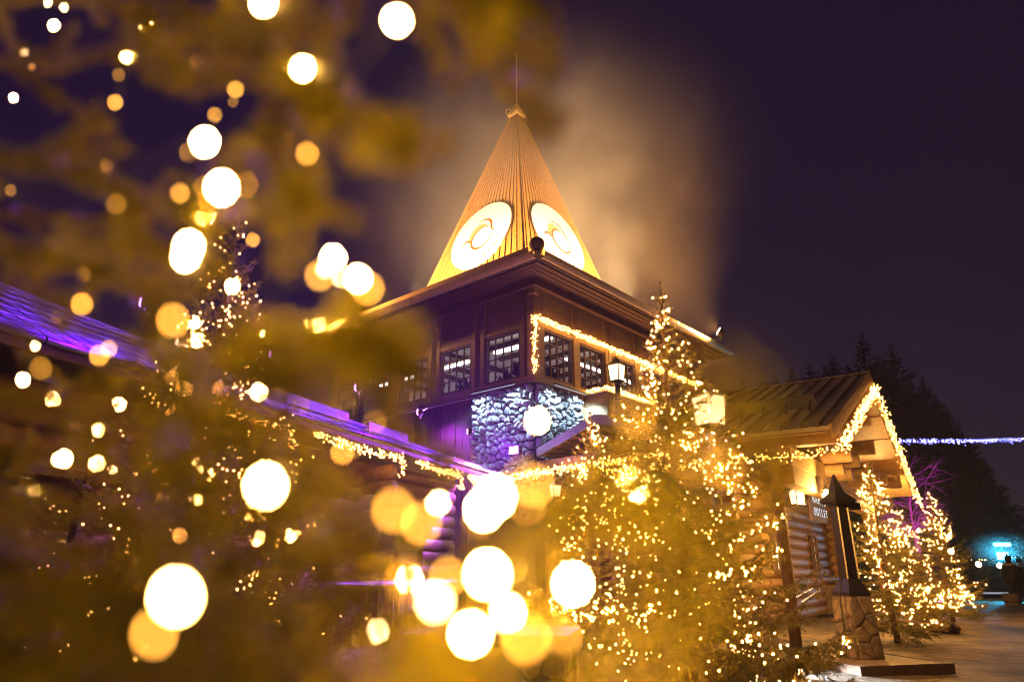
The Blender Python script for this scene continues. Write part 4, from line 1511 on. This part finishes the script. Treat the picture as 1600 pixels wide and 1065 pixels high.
# dark forest behind the cabin
rng = random.Random(31)
spots = [(1345, 525, 52), (1392, 545, 50), (1440, 590, 47), (1480, 640, 44), (1512, 690, 42), (1325, 575, 58), (1420, 610, 60), (1265, 588, 70), (1235, 592, 74), (1190, 600, 78), (1160, 610, 80), (1300, 575, 66), (1460, 620, 56), (1375, 560, 62),
         (1535, 720, 48), (1500, 740, 40), (1290, 590, 75), (1210, 604, 82)]
FL = ['tallest dark spruce behind the cabin roof ridge', 'dark spruce just right of the tallest one', 'broad dark spruce above the blue light string', 'dark spruce sloping down behind the row of lit trees',
      'lowest dark spruce at the right edge of the grove', 'dark spruce left of the gable apex']
for i, (px, py, Y) in enumerate(spots):
    tip = at(px, py - (14 if px < 1310 else 0), Y)
    s = tip.z / 16.3
    lab = FL[i] if i < len(FL) else 'dark forest spruce standing among others beyond the cabin'
    tr_ = place_spruce(lab, forest, (tip.x, tip.y, 0), s, rng.uniform(0, 6.28), 'dark forest spruces' if i < len(FL) else 'forest spruces beyond the cabin', 'forest_spruce')
    k = rng.uniform(1.5, 2.1)
    tr_.scale = (s * k, s * k, s)
for i, (x, y, s) in enumerate([(-22, 46, .8), (-30, 40, .9), (-14, 52, .8), (-38, 44, 1.0)]):
    place_spruce('dark forest spruce behind the left wing roof', forest, (x, y, 0), s, i * 1.7, 'forest spruces behind the wing', 'forest_spruce')

# purple lit birch twigs behind the cabin corner
def build_bare_tree():
    rng = np.random.RandomState(6)
    b = at(1440, 900, 24.5); b.z = 0
    t = thing('bare_tree', 'leafless tree lit purple behind the cabin gable corner', 'tree', b)
    w = MB()
    top = at(1440, 775, 24.5).z
    MB().tube([(0, 0, 0), (.05, 0, top * .5), (.1, .05, top * 1.15)], [.13, .09, .03], 8).build('trunk', M['bark'], t, True)
    for k in range(70):
        z = top * rng.uniform(.62, 1.2); a = rng.uniform(0, 6.28); L = rng.uniform(.5, 1.35)
        p = Vector((.05, 0, z)); d = Vector((math.cos(a), math.sin(a), rng.uniform(-.1, .7)))
        q = p + d * L * .5; e = q + (d + Vector(rng.randn(3) * .35)) * L * .5
        w.tube([p, q, e], [.024, .017, .008], 4)
        for j in range(4):
            f = q.lerp(e, rng.rand()); w.tube([f, f + (d + Vector(rng.randn(3) * .8)) * .35], [.01, .005], 3)
    w.build('branches', M['bark'], t, kind='stuff')
    return b, top


bt, btop = build_bare_tree()
floodlight('magenta floodlight on the snow aimed up into the bare tree', bt + Vector((-.6, -1.9, .3)), bt + Vector((.1, 0, btop)), (.62, .03, .9), 6000, M['glow_magenta'], .18, 50, .6, 'coloured floodlights')

# ------------------------------------------------------------------ big lantern by the middle spruce, and the ground lantern lamps
l1 = at(1110, 664, 8.4)
lantern('large glowing lantern on a tall black post behind the tallest spruce', l1, .29, .5, 90, 'lanterns', pole=l1.z, post_r=.05)
lamp('lantern_glow', 'POINT', l1 + Vector((-.1, -.5, .2)), (1.0, .52, .14), 700, radius=.12)

# ------------------------------------------------------------------ right background: blue string, cyan lamp, low hall, people
light_string('blue icicle light string stretched to the right from the cabin gable', [[at(1404, 686, 21.5), at(1500, 687, 22.5), at(1640, 683, 24.0)]], 70, .02, .014, 'blue string', M['bulb_blue'], 61, drop=.05)


def build_hall():
    a, b = at(1500, 905, 42), at(1640, 905, 42)
    a.z = b.z = 0
    t = thing('low_hall', 'low dark shed with a string of lamps at the far right edge', 'building', a)
    d = b - a; Ln = d.length; d.normalize(); n = Vector((-d.y, d.x, 0))
    ht = 2.1
    MB().obox(d * Ln / 2 + n * 2 + Vector((0, 0, ht / 2)), (Ln / 2, 2, ht / 2), (d, n, (0, 0, 1))).build('wall', M['plank'], t)
    MB().obox(d * Ln / 2 + n * 1.8 + Vector((0, 0, ht + .1)), (Ln / 2 + .4, 2.4, .08), (d, n, (0, 0, 1))).build('roof', M['roof'], t)
    for k in range(5):
        MB().obox(d * (.8 + k * 1.3) - n * .02 + Vector((0, 0, 1.0)), (.32, .03, .9), (d, n, (0, 0, 1))).build('door', M['wood_dark'], t)
    return a, d


ha, hd = build_hall()
light_string('thin warm light string along the roof of the far shed', [[at(1497, 876, 41.4), at(1640, 868, 41.4)]], 14, .02, .03, 'far strings', seed=71)
for i, (px, py, Y) in enumerate([(1529, 881, 38), (1562, 883, 38), (1486, 861, 30), (1433, 827, 26)]):
    p = at(px, py, Y)
    lb = ['warm round lamp on the left of the far shed', 'warm round lamp on the right of the far shed', 'small warm lamp at the edge of the last lit spruce', 'warm lamp beside the thin lit spruce'][i]
    t = thing('street_lamp', lb, 'lamp', (p.x, p.y, 0), 0, 'warm lamps on posts')
    MB().tube([(0, 0, 0), (0, 0, p.z)], [.05, .035], 8).build('post', M['black'], t)
    g = MB(); g.ball((0, 0, p.z), .11 * Y / 30, 12); g.build('lamp_globe', M['glow_lamp'], t, True)
cp_ = at(1567, 868, 33)
floodlight('cyan floodlight glaring at the far right edge', cp_, (5, 0, 3.5), (.05, .6, 1.0), 1500, M['glow_cyan'], .42, 150, .8, 'coloured floodlights')
cq = at(1566, 850, 33)
t = thing('cyan_lamp_bar', 'thin pale cyan lamp bar above the cyan floodlight', 'lamp', cq)
MB().obox((0, 0, 0), (.36, .05, .07)).build('tube', M['glow_cyan'], t)
MB().obox((0, .1, 0), (.42, .04, .1)).build('housing', M['black'], t)
MB().tube([(0, .2, -cq.z), (0, .2, .1)], .06, 8).build('post', M['black'], t)

build_steam(at(1562, 858, 32.2), (1.7, 1.7, 1.0), .16, 'cyan lit smoke drifting round the cyan floodlight', 'smoke', 1.1)
wl = at(1548, 930, 36)
for i, (px, w) in enumerate([(1553, .5), (1570, .25)]):
    p = at(px, 926, 36)
    t = thing('bench_light', ['long pale light strip low before the far shed', 'short pale light strip low before the far shed'][i], 'lamp', p, 0, 'low light strips')
    MB().box((-w, 0, -.04), (w, .05, .04)).build('diffuser', emit('strip_pale', (.6, .7, .8), .5), t)
    MB().box((-w - .03, .052, -.45), (w + .03, .1, .06)).build('backing', M['black'], t)


def build_person(loc, label, s=1.0, rz=0.0):
    t = thing('person', label, 'person', loc, rz)
    verts = [(0, 0, .98), (0, 0, 1.2), (0, .01, 1.42), (0, 0, 1.53), (0, -.01, 1.66), (0, -.02, 1.76),
             (-.11, 0, .93), (-.13, -.03, .5), (-.13, .02, .09), (-.13, -.13, .05),
             (.11, 0, .93), (.14, .03, .5), (.15, .05, .09), (.15, -.10, .05),
             (-.2, 0, 1.42), (-.28, .02, 1.15), (-.24, -.14, .95), (-.22, -.2, .9),
             (.2, 0, 1.42), (.28, .02, 1.15), (.24, -.16, .98), (.2, -.24, .95)]
    edges = [(0, 1), (1, 2), (2, 3), (3, 4), (4, 5), (0, 6), (6, 7), (7, 8), (8, 9), (0, 10), (10, 11), (11, 12), (12, 13), (2, 14), (14, 15), (15, 16), (16, 17), (2, 18), (18, 19), (19, 20), (20, 21)]
    rad = [.19, .2, .2, .09, .11, .09, .13, .095, .065, .055, .13, .095, .065, .055, .12, .09, .065, .05, .12, .09, .065, .05]
    me = bpy.data.meshes.new('body')
    me.from_pydata([(x * s, y * s, z * s) for x, y, z in verts], edges, [])
    me.materials.append(M['cloth'])
    o = link_mesh('body', me, t)
    sk = o.modifiers.new('skin', 'SKIN')
    for i, r in enumerate(rad): me.skin_vertices[0].data[i].radius = (r * s, r * s * .85)
    me.skin_vertices[0].data[0].use_root = True
    sk.use_smooth_shade = True
    o.modifiers.new('sub', 'SUBSURF').render_levels = 1
    hd_ = MB(); hd_.ball((0, -.045 * s, 1.67 * s), .088 * s, 14, sz=1.2); hd_.ball((0, -.135 * s, 1.66 * s), .018 * s, 6); hd_.build('face', M['skin'], t, True)
    hat = MB(); hat.lathe([(.125 * s, 1.70 * s), (.13 * s, 1.76 * s), (.10 * s, 1.85 * s), (.03 * s, 1.90 * s)], 14, (0, -.01, 0)); hat.ball((0, -.01, 1.92 * s), .045 * s, 8); hat.build('hat', M['cloth'], t, True)
    col = MB(); col.tube([(math.cos(a) * .16 * s, math.sin(a) * .13 * s, (1.52 - .02 * math.sin(a)) * s) for a in [2 * math.pi * k / 12 for k in range(13)]], .06 * s, 8); col.build('fur_collar', M['fur'], t, True)
    ct = MB(); ct.lathe([(.235 * s, .72 * s), (.245 * s, .95 * s), (.225 * s, 1.2 * s), (.24 * s, 1.38 * s), (.12 * s, 1.5 * s)], 16); ct.build('coat', M['cloth'], t, True)
    return t


p = at(1589, 938, 30); p.z = 0
build_person(p, 'person in a dark winter coat with pale fur collar and knitted hat', 1.0, 2.4)
p = at(1606, 938, 31.5); p.z = 0
build_person(p, 'second dark dressed person half cut by the right edge of the photo', .95, -1.0)
p = at(1582, 940, 28.5); p.z = 0
t = thing('wooden_tub', 'small round wooden tub on the snow beside the standing person', 'tub', p)
MB().lathe([(.26, 0), (.30, .42), (.26, .42), (.24, .05)], 14).build('staves', M['plank'], t)
MB().lathe([(.285, .1), (.29, .14), (.28, .14)], 14).build('hoop', M['black'], t)
p = at(1465, 962, 15.5); p.z = 0
rk = MB(); rk.ball((0, 0, .12), .28, 10, sz=.7); rk.ball((.3, .1, .08), .2, 8, sz=.7)
for i, v in enumerate(rk.v): rk.v[i] = (v[0] * (1 + .12 * math.sin(i * 3.1)), v[1] * (1 + .1 * math.sin(i * 1.7)), max(v[2], 0) * (1 + .15 * math.sin(i * 2.3)))
o = rk.build('boulder', M['flag'], None, True, loc=p)
prop(o, 'low rounded boulder on the snow beneath the far lit spruce', 'rock')

# ------------------------------------------------------------------ the near spruce the camera looks through: twigs and lamps at arm's length
def cocd(c):
    """Distance at which a lamp blurs to a disc of c photo pixels."""
    return 1.0 / (.93 * c / (1066.7 * .01714) + 1 / 17.0)


NT = thing('spruce_tree', 'near spruce whose out of focus twigs fill the left half of the view', 'tree', (-1.25, .35, 0))
MB().tube([(0, 0, 0), (.03, 0, 1.6), (0, 0, 3.4)], [.10, .07, .03], 10).build('trunk', M['bark'], NT, True)
NTL = Vector((-1.25, .35, 0))


def near_branch(pts, seed, per_cm=20, nl=.0150, nw=.0016, side=0, side_len=.05, r=.0017):
    """pts: world points of the stem."""
    rng = np.random.RandomState(seed)
    P = [np.array(p - NTL) for p in pts]
    # smooth the stem
    Q = []
    for i in range(len(P) - 1):
        p0, p1, p2, p3 = P[max(i - 1, 0)], P[i], P[i + 1], P[min(i + 2, len(P) - 1)]
        for k in range(4):
            u = k / 4
            Q.append(.5 * ((2 * p1) + (-p0 + p2) * u + (2 * p0 - 5 * p1 + 4 * p2 - p3) * u * u + (-p0 + 3 * p1 - 3 * p2 + p3) * u ** 3))
    Q.append(P[-1])
    segs = list(zip(Q[:-1], Q[1:]))
    wood = [(a, b, r) for a, b in segs]
    if side:
        tot = sum(np.linalg.norm(b - a) for a, b in segs)
        for k in range(int(tot * side)):
            a, b = segs[rng.randint(len(segs))]
            p = a + (b - a) * rng.rand()
            d = (b - a) / np.linalg.norm(b - a)
            s = rng.randn(3); s[2] -= .25
            s -= (s @ d) * d; s /= np.linalg.norm(s)
            L = side_len * rng.uniform(.5, 1.2)
            e = p + (d * .65 + s * .75) * L
            m = (p + e) / 2 - np.array((0, 0, .06 * L))
            segs += [(p, m), (m, e)]
            wood += [(p, m, r * .7), (m, e, r * .6)]
    nv, nf = needles_on(segs, per_cm * 100, nl, nw, rng, .1)
    wv, wf = sticks(wood, r, rng)
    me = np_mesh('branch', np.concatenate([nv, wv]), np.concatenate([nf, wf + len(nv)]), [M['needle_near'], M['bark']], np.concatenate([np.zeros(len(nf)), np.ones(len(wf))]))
    link_mesh('branch', me, NT)


NEAR = [  # stem in photo directions with distance, side twigs per metre, their length
    ([(430, -130, .44), (600, -40, .42), (740, 20, .40), (862, 75, .39)], 48, .055),
    ([(640, -90, .40), (740, 10, .39), (780, 90, .385), (806, 150, .38)], 42, .04),
    ([(660, -90, .40), (720, -10, .40), (800, 10, .40), (858, 30, .40)], 46, .04),
    ([(180, 0, .48), (380, 80, .44), (520, 150, .42), (655, 225, .40)], 50, .05),
    ([(260, 120, .46), (420, 120, .44), (560, 190, .42), (650, 195, .40)], 46, .04),
    ([(430, -80, .46), (440, 100, .45), (420, 240, .45), (470, 400, .46)], 42, .055),
    ([(-60, 240, .50), (120, 270, .50), (260, 330, .48), (360, 330, .47)], 50, .06),
    ([(-60, 380, .55), (120, 410, .55), (270, 470, .55)], 48, .07),
    ([(230, 560, .46), (400, 560, .43), (540, 545, .41), (672, 590, .40)], 52, .055),
    ([(360, 500, .44), (470, 520, .42), (580, 540, .41), (650, 600, .40)], 48, .045),
    ([(300, 610, .46), (430, 590, .44), (560, 590, .43), (640, 560, .42)], 40, .04),
    ([(-60, 620, .45), (160, 640, .45), (340, 650, .43), (460, 720, .42)], 50, .08),
    ([(240, 640, .38), (400, 720, .34), (520, 760, .33), (650, 830, .32)], 50, .05),
    ([(-60, 780, .5), (150, 800, .5), (330, 830, .5)], 45, .09),
    ([(-60, 920, .5), (150, 930, .48), (320, 950, .46), (420, 960, .45)], 45, .09),
    ([(-60, 1060, .45), (200, 1030, .42), (420, 1040, .40), (560, 1010, .38)], 45, .07),
    ([(440, 1160, .28), (560, 1060, .26), (640, 960, .25)], 40, .03),
    ([(600, 1180, .36), (760, 900, .34), (840, 800, .33), (940, 740, .32)], 50, .035),
    ([(680, 1180, .34), (800, 1040, .33), (900, 860, .32), (960, 700, .31)], 50, .03),
    ([(560, 1160, .38), (660, 1010, .36), (720, 880, .35), (800, 800, .34)], 50, .035),
    ([(760, 900, .33), (860, 830, .32), (960, 800, .31), (1060, 790, .30)], 45, .03),
    ([(860, 1180, .22), (960, 1010, .215), (1040, 880, .21), (1090, 780, .205)], 26, .022),  # added twig, its lit blur standing in for a veil of amber light
    ([(1010, 1160, .20), (1110, 930, .195), (1180, 800, .19), (1220, 730, .185)], 30, .016),  # second twig added to imitate the amber light veil
    ([(900, 800, .20), (1000, 740, .19), (1090, 660, .18), (1160, 590, .17)], 40, .013),
    ([(-60, 100, .6), (120, 90, .6), (300, 60, .55), (450, 20, .5)], 45, .09),
    ([(-60, 10, .7), (150, -10, .65), (330, 30, .6)], 45, .1),
    ([(-60, 500, .7), (150, 520, .7), (330, 560, .65)], 45, .1),
    ([(-60, 700, .8), (200, 720, .8), (420, 780, .75)], 40, .12),
    ([(-60, 330, .75), (160, 350, .7), (350, 420, .7)], 40, .1),
    ([(-60, 860, .75), (220, 880, .7), (520, 880, .7)], 40, .1),
    ([(300, 900, .5), (480, 860, .45), (620, 900, .42)], 45, .06),
]
rn = random.Random(77)
for k in range(10):                                       # branches a little deeper in, reaching from the trunk side
    d0 = rn.uniform(.8, 1.3)
    y0 = rn.uniform(770, 1120)
    reach = rn.uniform(260, 470) if y0 < 820 else rn.uniform(330, 640)
    dip = rn.uniform(-20, 90)
    NEAR.append(([(-90, y0 - dip, d0 * 1.05), (reach * .33, y0 - dip * .3, d0), (reach * .7, y0 + dip * .2, d0 * .97), (reach, y0 + dip, d0 * .95)], 55, .05 + .06 * d0))
for i, (pts, sd, sl) in enumerate(NEAR):
    near_branch([at(px, py, d) for px, py, d in pts], 100 + i, per_cm=30 if i < 11 else 20, nl=.018 if i < 11 else .015, side=sd, side_len=sl)

# lamps of the near string: photo direction, blur disc, strength (2 white, 1 pale, 0 dim amber)
LAMPS = [(620, 32, 70, 2), (412, 5, 62, 2), (473, 107, 55, 2), (320, 222, 60, 2), (346, 293, 68, 2), (321, 335, 42, 2), (295, 385, 60, 2), (290, 402, 55, 2),
         (520, 403, 50, 2), (508, 420, 36, 1), (560, 435, 52, 2), (535, 432, 40, 1), (363, 447, 28, 2), (493, 505, 40, 2), (420, 521, 28, 2),
         (303, 503, 22, 2), (295, 530, 30, 2), (310, 532, 28, 2), (278, 535, 22, 1), (404, 613, 32, 2), (186, 631, 24, 2), (82, 623, 26, 2), (36, 593, 26, 2), (154, 672, 22, 2),
         (100, 716, 30, 2), (92, 718, 26, 1), (152, 724, 28, 2), (176, 733, 16, 1), (305, 722, 20, 2), (322, 738, 25, 2), (256, 704, 22, 1), (306, 785, 26, 2), (401, 840, 26, 2), (453, 837, 22, 2), (53, 765, 22, 2),
         (415, 758, 74, 2), (684, 785, 42, 2), (774, 776, 70, 2), (756, 796, 66, 2), (762, 897, 76, 2), (800, 882, 56, 1), (795, 955, 58, 2), (735, 990, 68, 2), (895, 912, 66, 2), (990, 755, 60, 2), (840, 657, 44, 2),
         (641, 905, 44, 2), (590, 985, 36, 1), (275, 932, 90, 2), (84, 40, 26, 2), (100, 12, 20, 1), (217, 45, 14, 2), (238, 34, 14, 2), (198, 89, 28, 2), (38, 82, 18, 1), (50, 105, 16, 0), (21, 153, 20, 2), (180, 160, 32, 0), (75, 5, 20, 1),
         (368, 140, 34, 0), (336, 180, 30, 0), (281, 302, 38, 0), (385, 290, 50, 0), (395, 375, 26, 0), (155, 555, 36, 0), (170, 545, 30, 0), (313, 566, 28, 0), (268, 590, 28, 0), (287, 608, 30, 0), (262, 635, 26, 0), (345, 610, 30, 0),
         (240, 730, 28, 0), (255, 775, 20, 0), (281, 836, 24, 0), (480, 240, 46, 0), (460, 335, 44, 0), (890, 827, 56, 0), (1000, 668, 56, 0), (680, 940, 66, 1), (868, 945, 56, 0), (880, 992, 60, 0), (240, 990, 76, 0), (270, 500, 60, 0), (535, 706, 40, 0),
         (128, 475, 40, 0), (500, 430, 56, 0), (575, 450, 60, 0), (825, 790, 60, 0), (1085, 790, 90, 0), (600, 1075, 40, 1), (55, 540, 20, 1), (700, 900, 60, 0),
         (940, 1120, 80, 2), (1060, 1130, 84, 2), (1180, 1110, 80, 2), (820, 1110, 74, 2), (560, -60, 66, 2), (720, -55, 70, 2), (300, -60, 50, 2), (-60, 300, 50, 2), (-70, 420, 56, 2),  # bulbs past the frame edge, added unseen to light the twigs
         (900, 1230, 170, 2), (1030, 1250, 160, 2), (1160, 1240, 150, 2), (1290, 1230, 140, 2), (1080, 1330, 190, 2), (960, 1180, 130, 2), (1110, 1170, 120, 2)]  # more unseen bulbs close to the lens, added to brighten the twigs' near side
rl = random.Random(19)
for k in range(22):                                       # weaker lamps between them
    LAMPS.append((rl.uniform(0, 640), rl.uniform(0, 790), rl.uniform(20, 46), 3))
for k in range(9):
    LAMPS.append((rl.uniform(600, 940), rl.uniform(740, 1010), rl.uniform(56, 80), 3 if k % 2 else 0))
for k in range(5):
    LAMPS.append((rl.uniform(960, 1180), rl.uniform(560, 820), rl.uniform(70, 96), 3))
BR = [emit('near_bulb_dim', (1.0, .42, .05), 40.0), emit('near_bulb_pale', (1.0, .55, .2), 170.0), emit('near_bulb_bright', (1.0, .49, .08), 3900.0), emit('near_bulb_faint', (1.0, .42, .045), 10.0), emit('near_bulb_soft', (1.0, .50, .10), 1000.0)]
LAMPS = [(x, y, c, 4 if k == 2 and y > 560 and x < 470 else k) for x, y, c, k in LAMPS]      # the lowest lamps burn more weakly
BM = []
for k, m_ in enumerate(BR):
    b = MB(); b.lathe([(.0003, -.0018), (.0008, -.0015), (.0011, -.0005), (.0011, .0006), (.0007, .0015), (.0002, .0019)], 8); BM.append(b.mesh('bulb', m_, True))
order = sorted(range(len(LAMPS)), key=lambda i: (LAMPS[i][2] > 40, LAMPS[i][1] // 180, LAMPS[i][0]))
chains = [[i for i in order if LAMPS[i][2] > 40], [i for i in order if 26 < LAMPS[i][2] <= 40], [i for i in order if LAMPS[i][2] <= 26]]
for ci, ch in enumerate(chains):
    t = thing('light_string', ['nearest light string, its lamps blurred to the largest white discs', 'light string a little further in, lamps blurred to middling discs',
                               'light string deepest in the near spruce, lamps blurred to small discs'][ci], 'string lights', NTL, 0, 'light strings in the near spruce')
    prev = None
    for i in ch:
        px, py, c, k = LAMPS[i]
        p = at(px, py, cocd(c)) - NTL
        o = link_mesh('bulb', BM[k], t, p)
        if prev is not None and (p - prev).length < .22:
            mid = (p + prev) / 2 + Vector((0, .012, -.012))
            w = MB(); w.tube([prev + Vector((0, .002, .004)), mid, p + Vector((0, .002, .004))], .0006, 4, cap=False)
            w.build('wire', M['cable'], t)
        prev = p
